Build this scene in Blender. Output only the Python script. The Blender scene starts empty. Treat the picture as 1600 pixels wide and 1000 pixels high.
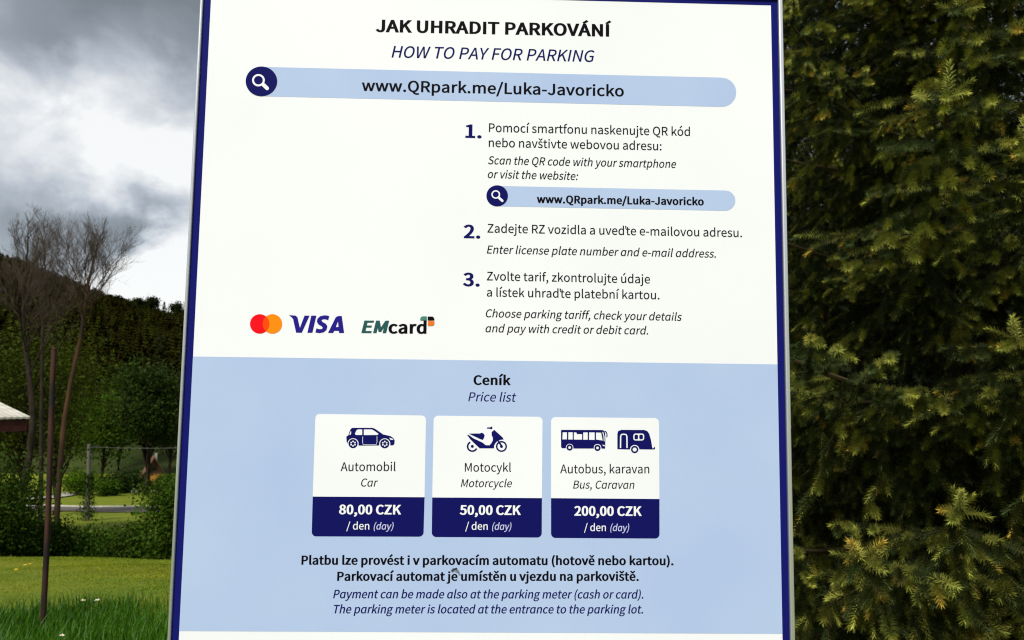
import bpy, math, random
import numpy as np
from mathutils import Vector, Matrix
from mathutils.geometry import tessellate_polygon, delaunay_2d_cdt

C = bpy.context.scene.collection
scene = bpy.context.scene
rng = np.random.default_rng(7)
random.seed(7)

# ------------------------------------------------------------------ camera
W_IN = 0.66                     # width of the printed sheet inside its blue border (m)
Z_TOP = 2.0035                  # height of the top of that sheet above the ground (m)
F_PX = 1155.0                   # focal length in pixels of a 1600 px wide frame
RB = [[0.99959421, -0.01275916, -0.02546796],
      [0.01491795, 0.99614368, 0.08645936],
      [0.0242666, -0.0868042, 0.9959298]]
CB = (0.5092855, 0.6870932, -1.2673138)

def b2w(v):                     # board axes (right, down, into) to world axes
    return Vector((v[0], v[2], -v[1]))

CAM = Vector(((CB[0] - 0.5) * W_IN, CB[2] * W_IN, Z_TOP - CB[1] * W_IN))
AX, AY, AZ = b2w(RB[0]), b2w(RB[1]), b2w(RB[2])     # camera right, down, forward
cam_data = bpy.data.cameras.new('camera')
cam = bpy.data.objects.new('camera', cam_data)
C.objects.link(cam)
M = Matrix.Identity(4)
for i, a in enumerate((AX, -AY, -AZ)):
    for j in range(3):
        M[j][i] = a[j]
M.translation = CAM
cam.matrix_world = M
cam_data.sensor_fit = 'HORIZONTAL'
cam_data.sensor_width = 36.0
cam_data.lens = F_PX / 1600 * 36.0
cam_data.clip_start = 0.05
cam_data.clip_end = 6000
cam_data.dof.use_dof = True
cam_data.dof.focus_distance = 0.86
cam_data.dof.aperture_fstop = 16.0
scene.camera = cam

# ------------------------------------------------------------------ sky, sun, exposure
SUN_EL, SUN_AZ = math.radians(50), math.radians(205)    # azimuth clockwise from +Y
scene.view_settings.view_transform = 'Standard'
scene.view_settings.look = 'None'
scene.view_settings.gamma = 1.0
scene.view_settings.exposure = 0.68
scene.render.engine = 'CYCLES'
scene.cycles.filter_width = 1.15
scene.cycles.max_bounces = 6
scene.cycles.diffuse_bounces = 3
scene.cycles.transparent_max_bounces = 8
scene.cycles.caustics_reflective = False
scene.cycles.caustics_refractive = False

sun_data = bpy.data.lights.new('sun', 'SUN')
sun_data.energy = 3.0
sun_data.angle = math.radians(9)
sun_data.color = (1.0, 0.965, 0.915)
sun = bpy.data.objects.new('sun', sun_data)
C.objects.link(sun)
sd = Vector((math.sin(SUN_AZ) * math.cos(SUN_EL), math.cos(SUN_AZ) * math.cos(SUN_EL), math.sin(SUN_EL)))
sun.rotation_euler = sd.to_track_quat('Z', 'Y').to_euler()
sun.location = sd * 50

def dir_of(px, py):             # world direction behind a pixel of the photograph
    v = AX * ((px - 800) / F_PX) + AY * ((py - 500) / F_PX) + AZ
    return v.normalized()

def build_sky():
    w = bpy.data.worlds.new('World')
    scene.world = w
    w.use_nodes = True
    nt = w.node_tree
    N, Lk = nt.nodes, nt.links
    N.clear()
    out = N.new('ShaderNodeOutputWorld')
    sky = N.new('ShaderNodeTexSky')
    sky.sky_type = 'NISHITA'
    sky.sun_disc = False
    sky.sun_elevation = SUN_EL
    sky.sun_rotation = SUN_AZ
    bg_sky = N.new('ShaderNodeBackground')
    bg_sky.inputs['Strength'].default_value = 0.1
    Lk.new(sky.outputs[0], bg_sky.inputs['Color'])
    tc = N.new('ShaderNodeTexCoord')
    mp = N.new('ShaderNodeMapping')
    mp.inputs['Scale'].default_value = (1.0, 1.0, 1.35)
    mp.inputs['Location'].default_value = (3.1, 1.7, 0.4)
    Lk.new(tc.outputs['Generated'], mp.inputs['Vector'])

    def noise(scale, detail, rough, dist):
        n = N.new('ShaderNodeTexNoise')
        n.inputs['Scale'].default_value = scale
        n.inputs['Detail'].default_value = detail
        n.inputs['Roughness'].default_value = rough
        n.inputs['Distortion'].default_value = dist
        Lk.new(mp.outputs[0], n.inputs['Vector'])
        return n
    n1 = noise(4.2, 6.0, 0.55, 0.15)
    n2 = noise(9.0, 6.0, 0.56, 0.2)

    def math_(op, a, b, clamp=False):
        m = N.new('ShaderNodeMath')
        m.operation = op
        m.use_clamp = clamp
        for i, v in enumerate((a, b)):
            if hasattr(v, 'is_linked'):
                Lk.new(v, m.inputs[i])
            else:
                m.inputs[i].default_value = v
        return m.outputs[0]
    val = math_('ADD', math_('MULTIPLY', n1.outputs['Fac'], 0.5), math_('MULTIPLY', n2.outputs['Fac'], 0.74))
    val = math_('ADD', val, 0.005)
    # large cloud masses: (direction, angular radius in degrees, added brightness)
    warp = N.new('ShaderNodeVectorMath')
    warp.operation = 'MULTIPLY_ADD'
    warp.inputs[1].default_value = (0.16, 0.16, 0.12)
    warp.inputs[2].default_value = (-0.08, -0.08, -0.06)
    Lk.new(n2.outputs['Color'], warp.inputs[0])
    wv = N.new('ShaderNodeVectorMath')
    wv.operation = 'ADD'
    Lk.new(warp.outputs[0], wv.inputs[0])
    Lk.new(tc.outputs['Generated'], wv.inputs[1])
    wn = N.new('ShaderNodeVectorMath')
    wn.operation = 'NORMALIZE'
    Lk.new(wv.outputs[0], wn.inputs[0])
    for (px, py, rad, amp) in LOBES:
        d = dir_of(px, py)
        dp = N.new('ShaderNodeVectorMath')
        dp.operation = 'DOT_PRODUCT'
        Lk.new(wn.outputs[0], dp.inputs[0])
        dp.inputs[1].default_value = d
        mr = N.new('ShaderNodeMapRange')
        mr.interpolation_type = 'SMOOTHERSTEP'
        mr.inputs['From Min'].default_value = math.cos(math.radians(rad))
        mr.inputs['From Max'].default_value = 1.0
        mr.inputs['To Min'].default_value = 0.0
        mr.inputs['To Max'].default_value = amp
        Lk.new(dp.outputs['Value'], mr.inputs['Value'])
        val = math_('ADD', val, mr.outputs[0])
    ramp = N.new('ShaderNodeValToRGB')
    el = ramp.color_ramp.elements
    el[0].position, el[0].color = 0.0, (0.175, 0.195, 0.21, 1)
    el[1].position, el[1].color = 1.0, (0.84, 0.84, 0.83, 1)
    for p, c in ((0.3, (0.25, 0.275, 0.30, 1)), (0.55, (0.42, 0.455, 0.50, 1)), (0.78, (0.63, 0.65, 0.67, 1))):
        e = el.new(p)
        e.color = c
    Lk.new(val, ramp.inputs['Fac'])
    bg_cloud = N.new('ShaderNodeBackground')
    bg_cloud.inputs['Strength'].default_value = 0.74
    Lk.new(ramp.outputs['Color'], bg_cloud.inputs['Color'])
    mix = N.new('ShaderNodeMixShader')
    mix.inputs['Fac'].default_value = 0.9
    Lk.new(bg_sky.outputs[0], mix.inputs[1])
    Lk.new(bg_cloud.outputs[0], mix.inputs[2])
    Lk.new(mix.outputs[0], out.inputs['Surface'])

LOBES = [(275, -20, 11, -0.42), (140, -60, 11, -0.34), (0, -20, 6, -0.10), (10, 290, 8, -0.20), (120, 340, 6, -0.16), (225, 380, 5, -0.26),
         (120, 150, 9, 0.25), (235, 180, 9, 0.26), (40, 190, 7, 0.16), (45, 95, 4, -0.16), (200, 275, 4, 0.14), (285, 445, 6, 0.75), (200, 480, 5, 0.35), (310, 250, 5, 0.2)]
build_sky()

# ------------------------------------------------------------------ helpers
def at(px, py, y):              # world point behind a pixel, at world depth y
    d = dir_of(px, py)
    return CAM + d * ((y - CAM.y) / d.y)

def tag(o, label=None, cat=None, group=None, kind=None):
    if label: o['label'] = label
    if cat: o['category'] = cat
    if group: o['group'] = group
    if kind: o['kind'] = kind
    return o

def empty(name, loc=(0, 0, 0), rz=0.0):
    o = bpy.data.objects.new(name, None)
    C.objects.link(o)
    o.location = loc
    o.rotation_euler = (0, 0, rz)
    o.empty_display_size = 0.2
    return o

def link(name, me, parent=None, loc=None):
    o = bpy.data.objects.new(name, me)
    C.objects.link(o)
    if parent: o.parent = parent
    if loc is not None: o.location = loc
    return o

class MB:
    """collects faces (with a material index and a vertex tint) for one mesh"""
    def __init__(s):
        s.v, s.f, s.m, s.t = [], [], [], []
        s.n = 0
    def add(s, verts, faces, mi=0, tint=None):
        verts = np.asarray(verts, float).reshape(-1, 3)
        faces = np.asarray(faces, int)
        s.v.append(verts)
        s.f.append(faces + s.n)
        s.m.append(np.full(len(faces), mi, int))
        if tint is None:
            t = np.ones((len(verts), 3))
        else:
            t = np.asarray(tint, float)
            if t.ndim == 1: t = np.tile(t, (len(verts), 1))
        s.t.append(t)
        s.n += len(verts)
    def mesh(s, name, mats, smooth=False):
        V = np.concatenate(s.v)
        me = bpy.data.meshes.new(name)
        me.vertices.add(len(V))
        me.vertices.foreach_set('co', V.ravel())
        loops = np.concatenate([f.ravel() for f in s.f])
        sizes = np.concatenate([np.full(len(f), f.shape[1], int) for f in s.f])
        starts = np.concatenate([[0], np.cumsum(sizes)[:-1]])
        me.loops.add(len(loops))
        me.loops.foreach_set('vertex_index', loops)
        me.polygons.add(len(sizes))
        me.polygons.foreach_set('loop_start', starts)
        me.polygons.foreach_set('loop_total', sizes)
        me.polygons.foreach_set('material_index', np.concatenate(s.m))
        me.polygons.foreach_set('use_smooth', np.full(len(sizes), smooth))
        a = me.color_attributes.new('tint', 'FLOAT_COLOR', 'POINT')
        T = np.concatenate(s.t)
        a.data.foreach_set('color', np.c_[T, np.ones(len(T))].ravel())
        for m in mats: me.materials.append(m)
        me.update(calc_edges=True)
        return me
    def build(s, name, mats, parent=None, smooth=False, loc=None):
        if not isinstance(mats, (list, tuple)): mats = [mats]
        return link(name, s.mesh(name, mats, smooth), parent, loc)
    def box(s, a, b, mi=0, tint=None):
        (x0, y0, z0), (x1, y1, z1) = a, b
        v = [(x0, y0, z0), (x1, y0, z0), (x1, y1, z0), (x0, y1, z0), (x0, y0, z1), (x1, y0, z1), (x1, y1, z1), (x0, y1, z1)]
        s.add(v, [(0, 3, 2, 1), (4, 5, 6, 7), (0, 1, 5, 4), (1, 2, 6, 5), (2, 3, 7, 6), (3, 0, 4, 7)], mi, tint)
    def tube(s, pts, rad, sides=6, mi=0, tint=None, cap=True):
        P = np.asarray(pts, float)
        R = np.asarray(rad, float)
        if R.ndim == 0: R = np.full(len(P), float(R))
        T = np.gradient(P, axis=0)
        T /= np.linalg.norm(T, axis=1)[:, None] + 1e-12
        up = np.array([0, 0, 1.0]) if abs(T[0][2]) < 0.9 else np.array([1.0, 0, 0])
        A = np.cross(T, up); A /= np.linalg.norm(A, axis=1)[:, None] + 1e-12
        B = np.cross(T, A)
        ang = np.arange(sides) / sides * 2 * math.pi
        V = P[:, None, :] + R[:, None, None] * (np.cos(ang)[None, :, None] * A[:, None, :] + np.sin(ang)[None, :, None] * B[:, None, :])
        n = len(P)
        i = np.arange(n - 1)[:, None] * sides
        j = np.arange(sides)[None, :]
        k = (np.arange(sides) + 1)[None, :] % sides
        F = np.stack([i + j, i + sides + j, i + sides + k, i + k], -1).reshape(-1, 4)
        s.add(V.reshape(-1, 3), F, mi, tint)
        if cap and sides > 3:
            for ring, rev in ((0, False), (n - 1, True)):
                idx = np.arange(sides)
                if rev: idx = idx[::-1]
                s.add(V[ring], [idx], mi, tint)

def principled(name, col=(0.5, 0.5, 0.5), rough=0.6, metal=0.0, spec=0.5):
    m = bpy.data.materials.new(name)
    m.use_nodes = True
    b = m.node_tree.nodes['Principled BSDF']
    b.inputs['Base Color'].default_value = (*col, 1)
    b.inputs['Roughness'].default_value = rough
    b.inputs['Metallic'].default_value = metal
    b.inputs['Specular IOR Level'].default_value = spec
    return m

def noisy(name, c1, c2, scale=5.0, rough=0.7, metal=0.0, spec=0.4, detail=5.0, bump=0.0, lo=0.35, hi=0.65, stretch=(1, 1, 1)):
    m = principled(name, c1, rough, metal, spec)
    nt = m.node_tree
    b = nt.nodes['Principled BSDF']
    tc = nt.nodes.new('ShaderNodeTexCoord')
    mp = nt.nodes.new('ShaderNodeMapping')
    mp.inputs['Scale'].default_value = stretch
    nt.links.new(tc.outputs['Object'], mp.inputs['Vector'])
    n = nt.nodes.new('ShaderNodeTexNoise')
    n.inputs['Scale'].default_value = scale
    n.inputs['Detail'].default_value = detail
    nt.links.new(mp.outputs[0], n.inputs['Vector'])
    r = nt.nodes.new('ShaderNodeValToRGB')
    r.color_ramp.elements[0].position = lo
    r.color_ramp.elements[0].color = (*c1, 1)
    r.color_ramp.elements[1].position = hi
    r.color_ramp.elements[1].color = (*c2, 1)
    nt.links.new(n.outputs['Fac'], r.inputs['Fac'])
    nt.links.new(r.outputs['Color'], b.inputs['Base Color'])
    if bump:
        bp_ = nt.nodes.new('ShaderNodeBump')
        bp_.inputs['Strength'].default_value = bump
        bp_.inputs['Distance'].default_value = 0.02
        nt.links.new(n.outputs['Fac'], bp_.inputs['Height'])
        nt.links.new(bp_.outputs[0], b.inputs['Normal'])
    return m

def leafy(name, col, rough=0.55, transl=0.25, spec=0.3):
    """leaf or needle: base colour times the mesh's tint, some light shining through"""
    m = principled(name, col, rough, 0, spec)
    nt = m.node_tree
    b = nt.nodes['Principled BSDF']
    a = nt.nodes.new('ShaderNodeAttribute')
    a.attribute_name = 'tint'
    mx = nt.nodes.new('ShaderNodeMix')
    mx.data_type = 'RGBA'
    mx.blend_type = 'MULTIPLY'
    mx.inputs[0].default_value = 1.0
    mx.inputs[6].default_value = (*col, 1)
    nt.links.new(a.outputs['Color'], mx.inputs[7])
    nt.links.new(mx.outputs[2], b.inputs['Base Color'])
    if transl:
        t = nt.nodes.new('ShaderNodeBsdfTranslucent')
        nt.links.new(mx.outputs[2], t.inputs['Color'])
        s = nt.nodes.new('ShaderNodeMixShader')
        s.inputs[0].default_value = transl
        nt.links.new(b.outputs[0], s.inputs[1])
        nt.links.new(t.outputs[0], s.inputs[2])
        nt.links.new(s.outputs[0], nt.nodes['Material Output'].inputs['Surface'])
    return m
GLYPHS = r"""
' 379|150,659;228,659;251,913;254,1052;123,1052;126,913
( 461|326,-267;402,-233,285,-40,229,192;229,424,229,655,285,885;402,1080;326,1116,201,911,126,692;126,424,126,156,201,-64
) 461|135,-267,261,-64,336,156;336,424,336,692,261,911;135,1116;57,1080,175,885,233,655;233,424,233,192,175,-40;57,-233
, 379|102,-259,225,-207,302,-105;302,26,302,117,262,172;196,172,146,172,102,139;102,85,102,30,145,-3;194,-3;209,-1,207,-83,157,-149;72,-186
- 473|63,334;412,334;412,430;63,430
. 379|190,-18,239,-18,280,20;280,76,280,134,239,172;190,172,139,172,100,134;100,76,100,20,139,-18
/ 535|15,-244;106,-244;514,1083;424,1083
0 757|379,-18,569,-18,690,154;690,503,690,850,569,1018;379,1018,188,1018,68,850;68,503,68,154,188,-18|379,83,266,83,188,210;188,503,188,795,266,920;379,920,492,920,570,795;570,503,570,210,492,83
1 757|120,0;668,0;668,104;468,104;468,1000;372,1000,318,969,254,945;165,929;165,850;344,850;344,104;120,104
2 757|60,0;689,0;689,108;412,108,362,108,300,102;248,98,483,321,641,524;641,724,641,902,528,1018;349,1018,222,1018,135,960;55,872;127,801,183,868,252,917;334,917,458,917,518,834;518,719,518,547,374,348;60,74
3 757|359,-18,538,-18,681,89;681,267,681,405,587,492;469,521;469,528,576,565,647,647;647,768,647,926,524,1018;355,1018,240,1018,151,967;76,899;143,820,201,877,270,917;351,917,456,917,520,854;520,759,520,651,450,568;243,568;243,472,475,472,554,393;554,271,554,157,471,86;351,86,237,86,162,141;104,201;40,120,105,48,203,-18
5 757|357,-18,525,-18,685,106;685,325,685,546,548,644;383,644,323,644,278,629;233,604;259,894;636,894;636,1000;150,1000;117,533;184,491,241,529,284,550;351,550,476,550,558,465;558,322,558,176,464,86;345,86,229,86,156,139;100,196;37,115,105,48,201,-18
8 757|382,-18,569,-18,694,95;694,240,694,378,614,453;527,503;527,510,585,557,659,647;659,752,659,906,555,1015;385,1015,229,1015,111,913;111,761,111,656,173,581;246,531;246,525,154,476,63,382;63,248,63,94,196,-18|450,543,332,589,224,643;224,761,224,858,291,922;383,922,490,922,553,844;553,745,553,671,517,603|383,75,263,75,173,153;173,259,173,355,231,434;311,486,453,428,576,379;576,244,576,145,499,75
: 379|190,532,239,532,280,570;280,628,280,683,239,723;190,723,139,723,100,683;100,628,100,570,139,532|190,-18,239,-18,280,20;280,76,280,134,239,172;190,172,139,172,100,134;100,76,100,20,139,-18
A 829|5,0;132,0;229,306;595,306;690,0;824,0;484,1000;344,1000|261,405;310,559,345,673,378,780;409,898;415,898,447,782,479,673;516,559;563,405
B 896|138,0;456,0,679,0,835,97;835,293,835,430,750,509;632,532;632,539,726,569,778,656;778,756,778,932,636,1000;434,1000;138,1000|263,576;263,900;417,900,574,900,653,857;653,739,653,637,584,576;412,576|263,101;263,477;438,477,614,477,711,422;711,297,711,162,610,101;438,101
C 870|514,-18,644,-18,742,34;821,126;752,206,688,135,615,93;520,93,329,93,209,251;209,503,209,753,336,907;524,907,610,907,675,869;729,813;797,895,739,959,644,1018;523,1018,269,1018,79,823;79,499,79,175,265,-18
D 939|138,0;393,0,694,0,858,187;858,503,858,823,694,1000;387,1000;138,1000|263,104;263,898;377,898,613,898,729,757;729,503,729,251,613,104;377,104
E 804|138,0;729,0;729,108;263,108;263,472;643,472;643,580;263,580;263,894;714,894;714,1000;138,1000
F 753|138,0;263,0;263,449;645,449;645,555;263,555;263,894;714,894;714,1000;138,1000
G 940|531,-18,664,-18,775,31;839,98;839,518;510,518;510,413;723,413;723,151,683,115,614,93;543,93,329,93,209,251;209,503,209,753,340,907;542,907,641,907,707,865;757,813;825,895,768,955,677,1018;538,1018,273,1018,79,823;79,499,79,175,267,-18
H 993|138,0;263,0;263,472;730,472;730,0;857,0;857,1000;730,1000;730,581;263,581;263,1000;138,1000
I 400|138,0;263,0;263,1000;138,1000
J 730|323,-18,518,-18,599,120;599,293;599,1000;472,1000;472,306,472,154,419,93;311,93,239,93,183,126;138,206;48,141,106,37,196,-18
K 881|138,0;263,0;263,317;435,521;735,0;876,0;514,621;828,1000;685,1000;266,498;263,498;263,1000;138,1000
L 741|138,0;701,0;701,108;263,108;263,1000;138,1000
M 1108|138,0;251,0;251,554,251,640,243,761;235,849;240,849;321,621;510,101;595,101;783,621;864,849;869,849,862,761,853,640;853,554;853,0;970,0;970,1000;819,1000;628,465,604,397,584,326;558,256;553,256,528,326,506,397;480,465;289,1000;138,1000
N 986|138,0;256,0;256,525,256,630,247,737;241,838;247,838;355,632;719,0;849,0;849,1000;729,1000;729,480,729,377,738,263;746,164;739,164;632,370;266,1000;138,1000
O 1012|506,-18,757,-18,933,183;933,503,933,824,757,1018;506,1018,255,1018,79,824;79,503,79,183,255,-18|506,93,326,93,209,254;209,503,209,753,326,907;506,907,686,907,804,753;804,503,804,254,686,93
P 864|138,0;263,0;263,398;428,398,648,398,797,495;797,707,797,925,647,1000;423,1000;138,1000|263,501;263,898;407,898,583,898,671,853;671,707,671,563,588,501;412,501
Q 1012|506,87,326,87,209,248;209,503,209,753,326,907;506,907,686,907,804,753;804,503,804,248,686,87|812,-251,872,-251,925,-241;955,-228;930,-131,905,-139,870,-146;825,-146,718,-146,625,-101;580,-12,791,25,933,216;933,503,933,824,757,1018;506,1018,255,1018,79,824;79,503,79,210,226,16;445,-14,501,-150,628,-251
R 866|263,525;263,898;431,898,588,898,674,851;674,720,674,589,588,525;431,525|686,0;828,0;574,438,709,471,799,563;799,720,799,928,653,1000;450,1000;138,1000;138,0;263,0;263,424;443,424
S 813|415,-18,623,-18,754,108;754,266,754,415,664,483;548,533;407,595,329,628,240,664;240,763,240,851,314,907;427,907,520,907,593,872;655,814;720,895,651,967,546,1018;427,1018,246,1018,112,907;112,753,112,607,222,536;315,497;458,434,554,392,626,359;626,255,626,158,548,93;416,93,312,93,211,142;141,217;65,130,151,40,273,-18
T 817|345,0;472,0;472,894;775,894;775,1000;42,1000;42,894;345,894
U 984|492,-18,696,-18,851,91;851,412;851,1000;730,1000;730,409,730,169,625,93;492,93,362,93,259,169;259,409;259,1000;134,1000;134,412,134,91,288,-18
V 784|321,0;467,0;784,1000;656,1000;495,458,461,341,437,246;398,128;393,128,356,246,330,341;296,458;134,1000;1,1000
W 1198|247,0;397,0;546,603,562,682,581,754;596,831;602,831,618,754,633,682;651,603;802,0;955,0;1161,1000;1041,1000;933,456,915,348,896,240;879,131;870,131,846,240,824,349;799,456;660,1000;544,1000;407,456,382,348,357,240;336,131;330,131,310,240,291,348;270,456;165,1000;35,1000
Y 724|299,0;424,0;424,387;726,1000;595,1000;467,718,435,644,401,573;366,498;360,498,325,573,295,644;262,718;132,1000;-1,1000;299,387
Z 823|68,0;759,0;759,108;224,108;752,925;752,1000;116,1000;116,894;596,894;68,76
a 768|296,-18,387,-18,471,30;542,89;546,89;557,0;659,0;659,456,659,640,584,760;402,760,282,760,179,707;112,663;160,577,218,617,296,656;382,656,503,656,535,565;535,469,220,434,80,353;80,192,80,59,172,-18|332,83,258,83,201,116;201,201,201,296,285,357;535,386;535,180,462,116,402,83
b 843|452,-18,621,-18,774,128;774,382,774,611,670,760;479,760,396,760,314,714;246,656;251,789;251,1086;126,1086;126,0;225,0;236,76;241,76,306,18,383,-18|431,87,382,87,315,106;251,164;251,554,321,619,386,655;447,655,589,655,644,546;644,381,644,198,554,87
c 696|417,-18,506,-18,591,18;658,75;603,160,557,119,497,86;428,86,292,86,199,199;199,370,199,540,297,655;432,655,490,655,538,629;580,591;643,673,591,719,524,760;427,760,236,760,71,617;71,370,71,124,221,-18
d 846|378,-18,467,-18,546,30;603,87;607,87;618,0;720,0;720,1086;595,1086;595,801;602,674,536,727,480,760;393,760,224,760,72,610;72,370,72,123,192,-18|405,87,276,87,201,192;201,371,201,540,296,655;415,655,476,655,533,633;595,577;595,188,533,120,473,87
e 756|426,-18,525,-18,604,15;668,57;625,141,569,104,512,82;439,82,299,82,202,183;194,341;693,341,696,360,698,385;698,412,698,623,592,760;402,760,233,760,71,611;71,370,71,126,228,-18|192,430,207,577,300,660;405,660,521,660,589,580;589,430
f 443|45,640;146,640;146,0;270,0;270,640;427,640;427,741;270,741;270,858,270,954,304,1004;375,1004,401,1004,431,997;458,984;486,1080,452,1094,408,1104;362,1104,214,1104,146,1010;146,859;146,741;45,734
g 769|375,-341,604,-341,750,-222;750,-85,750,38,663,91;492,91;347,91,247,91,217,126;217,172,217,213,237,237;265,261,297,244,338,235;374,235,527,235,645,334;645,492,645,557,621,611;585,645;737,645;737,741;479,741,453,752,416,760;374,760,225,760,97,658;97,495,97,407,145,334;194,296;194,291,154,263,112,214;112,153,112,94,141,55;179,31;179,25,109,-18,70,-79;70,-143,70,-270,195,-341|374,319,289,319,217,387;217,495,217,604,288,668;374,668,462,668,532,604;532,495,532,387,460,319|393,-255,258,-255,179,-205;179,-126,179,-83,201,-38;254,0,286,-8,322,-11;349,-11;477,-11,576,-11,628,-35;628,-105,628,-181,536,-255
h 828|126,0;251,0;251,538,325,613,377,651;453,651,551,651,593,592;593,453;593,0;718,0;718,469,718,658,647,760;491,760,390,760,314,704;246,636;251,789;251,1086;126,1086
i 375|126,0;251,0;251,741;126,741|188,894,237,894,271,926;271,977,271,1025,237,1057;188,1057,139,1057,106,1025;106,977,106,926,139,894
j 375|48,-330,195,-330,251,-236;251,-85;251,741;127,741;127,-85,127,-175,109,-231;35,-231,10,-231,-16,-224;-35,-217;-60,-311,-34,-322,4,-330|188,894,236,894,271,926;271,977,271,1025,236,1057;188,1057,139,1057,105,1025;105,977,105,926,139,894
k 753|126,0;248,0;248,195;387,357;604,0;739,0;460,442;707,741;568,741;254,351;248,351;248,1086;126,1086
l 387|256,-18,291,-18,311,-12;329,-7;311,89,297,86,292,86;285,86,266,86,251,101;251,139;251,1086;126,1086;126,147,126,42,164,-18
m 1263|126,0;251,0;251,538,318,614,381,651;437,651,531,651,574,592;574,453;574,0;698,0;698,538,768,614,828,651;885,651,980,651,1023,592;1023,453;1023,0;1147,0;1147,469,1147,658,1075,760;924,760,832,760,756,701;678,618,648,705,588,760;473,760,385,760,308,704;243,633;240,633;228,741;126,741
n 832|126,0;251,0;251,538,325,613,377,651;453,651,551,651,593,592;593,453;593,0;718,0;718,469,718,658,647,760;491,760,390,760,312,704;243,633;240,633;228,741;126,741
o 827|413,-18,595,-18,756,124;756,370,756,617,595,760;413,760,232,760,71,617;71,370,71,124,232,-18|413,86,285,86,199,199;199,370,199,540,285,655;413,655,542,655,629,540;629,370,629,199,542,86
p 846|126,-312;251,-312;251,-61;247,68,314,12,385,-18;452,-18,621,-18,774,128;774,382,774,611,670,760;479,760,393,760,310,711;243,655;240,655;228,741;126,741|431,87,382,87,317,106;251,164;251,554,322,619,386,655;447,655,589,655,644,546;644,381,644,198,554,87
r 529|126,0;251,0;251,476,300,602,375,648;437,648,468,648,484,644;509,636;532,744,509,756,486,760;453,760,371,760,295,700;243,606;240,606;228,741;126,741
s 638|319,-18,494,-18,588,82;588,202,588,342,471,386;363,427,280,458,203,486;203,555,203,614,247,663;341,663,407,663,458,634;509,598;569,675,513,722,431,760;340,760,177,760,85,667;85,550,85,423,196,374;300,336,382,306,469,270;469,195,469,131,422,79;323,79,235,79,169,115;104,168;44,85,113,26,214,-18
t 514|357,-18,404,-18,453,-4;495,10;471,104,446,93,413,83;386,83,300,83,271,135;271,225;271,640;473,640;473,741;271,741;271,950;168,950;154,741;37,734;37,640;147,640;147,229,147,80,201,-18
u 828|342,-18,443,-18,517,35;587,116;591,116;600,0;704,0;704,741;580,741;580,216,509,128,456,90;379,90,281,90,240,149;240,286;240,741;115,741;115,271,115,82,186,-18
v 711|285,0;431,0;693,741;570,741;430,319,408,247,383,172;362,101;355,101,333,172,310,247;286,319;147,741;18,741
w 1094|243,0;387,0;492,397,512,468,527,538;543,613;550,613,568,538,581,469;600,400;707,0;858,0;1059,741;939,741;831,312,814,241,801,175;786,106;779,106,761,175,745,241;727,312;611,741;490,741;374,312,356,241,340,175;325,106;318,106,303,175,289,241;274,312;164,741;37,741
y 711|138,-319,285,-319,363,-207;415,-63;693,741;572,741;438,330,419,263,397,188;378,120;371,120,345,190,321,265;297,330;147,741;18,741;315,-1;299,-57,267,-149,216,-217;132,-217,112,-217,90,-210;75,-205;50,-304,74,-314,104,-319
z 648|48,0;608,0;608,101;205,101;596,674;596,741;90,741;90,640;438,640;48,67
Á 829|387,1063;618,1237;547,1323;332,1126|5,0;132,0;229,306;595,306;690,0;824,0;484,1000;344,1000|261,405;310,559,345,673,378,780;409,898;415,898,447,782,479,673;516,559;563,405
Í 400|138,0;263,0;263,1000;138,1000|175,1063;405,1237;336,1323;120,1126
é 756|426,-18,525,-18,604,15;668,57;625,141,569,104,512,82;439,82,299,82,202,183;194,341;693,341,696,360,698,385;698,412,698,623,592,760;402,760,233,760,71,611;71,370,71,126,228,-18|192,430,207,577,300,660;405,660,521,660,589,580;589,430|381,873;618,1108;532,1190;317,936
í 375|126,0;251,0;251,741;126,741|168,873;407,1108;318,1190;102,936
ó 827|413,-18,595,-18,756,124;756,370,756,617,595,760;413,760,232,760,71,617;71,370,71,124,232,-18|413,86,285,86,199,199;199,370,199,540,285,655;413,655,542,655,629,540;629,370,629,199,542,86|390,873;630,1108;543,1190;326,936
ú 828|342,-18,443,-18,517,35;587,116;591,116;600,0;704,0;704,741;580,741;580,216,509,128,456,90;379,90,281,90,240,149;240,286;240,741;115,741;115,271,115,82,186,-18|392,873;630,1108;543,1190;327,936
ě 756|426,-18,525,-18,604,15;668,57;625,141,569,104,512,82;439,82,299,82,202,183;194,341;693,341,696,360,698,385;698,412,698,623,592,760;402,760,233,760,71,611;71,370,71,126,228,-18|192,430,207,577,300,660;405,660,521,660,589,580;589,430|340,876;464,876;638,1087;584,1136;405,965;398,965;220,1136;166,1087
"""
# ------------------------------------------------------------------ the parking information board
GL = {}
for line in GLYPHS.strip('\n').split('\n'):
    ch, rest = line[0], line[2:]
    parts = rest.split('|')
    conts = []
    for k in parts[1:]:
        segs = [tuple(map(int, p.split(','))) for p in k.split(';')]
        poly = []
        for i, sg in enumerate(segs):
            nx = segs[(i + 1) % len(segs)]
            a, b = np.array(sg[:2], float), np.array(nx[:2], float)
            poly.append(a)
            if len(sg) == 6:
                h1, h2 = np.array(sg[2:4], float), np.array(sg[4:6], float)
                for t in (0.2, 0.4, 0.6, 0.8):
                    poly.append(a * (1 - t) ** 3 + 3 * h1 * t * (1 - t) ** 2 + 3 * h2 * t * t * (1 - t) + b * t ** 3)
        keep = [p for i, p in enumerate(poly) if np.hypot(*(p - poly[i - 1])) > 0.5]
        conts.append(np.array(keep))
    GL[ch] = (int(parts[0]), conts)

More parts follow.
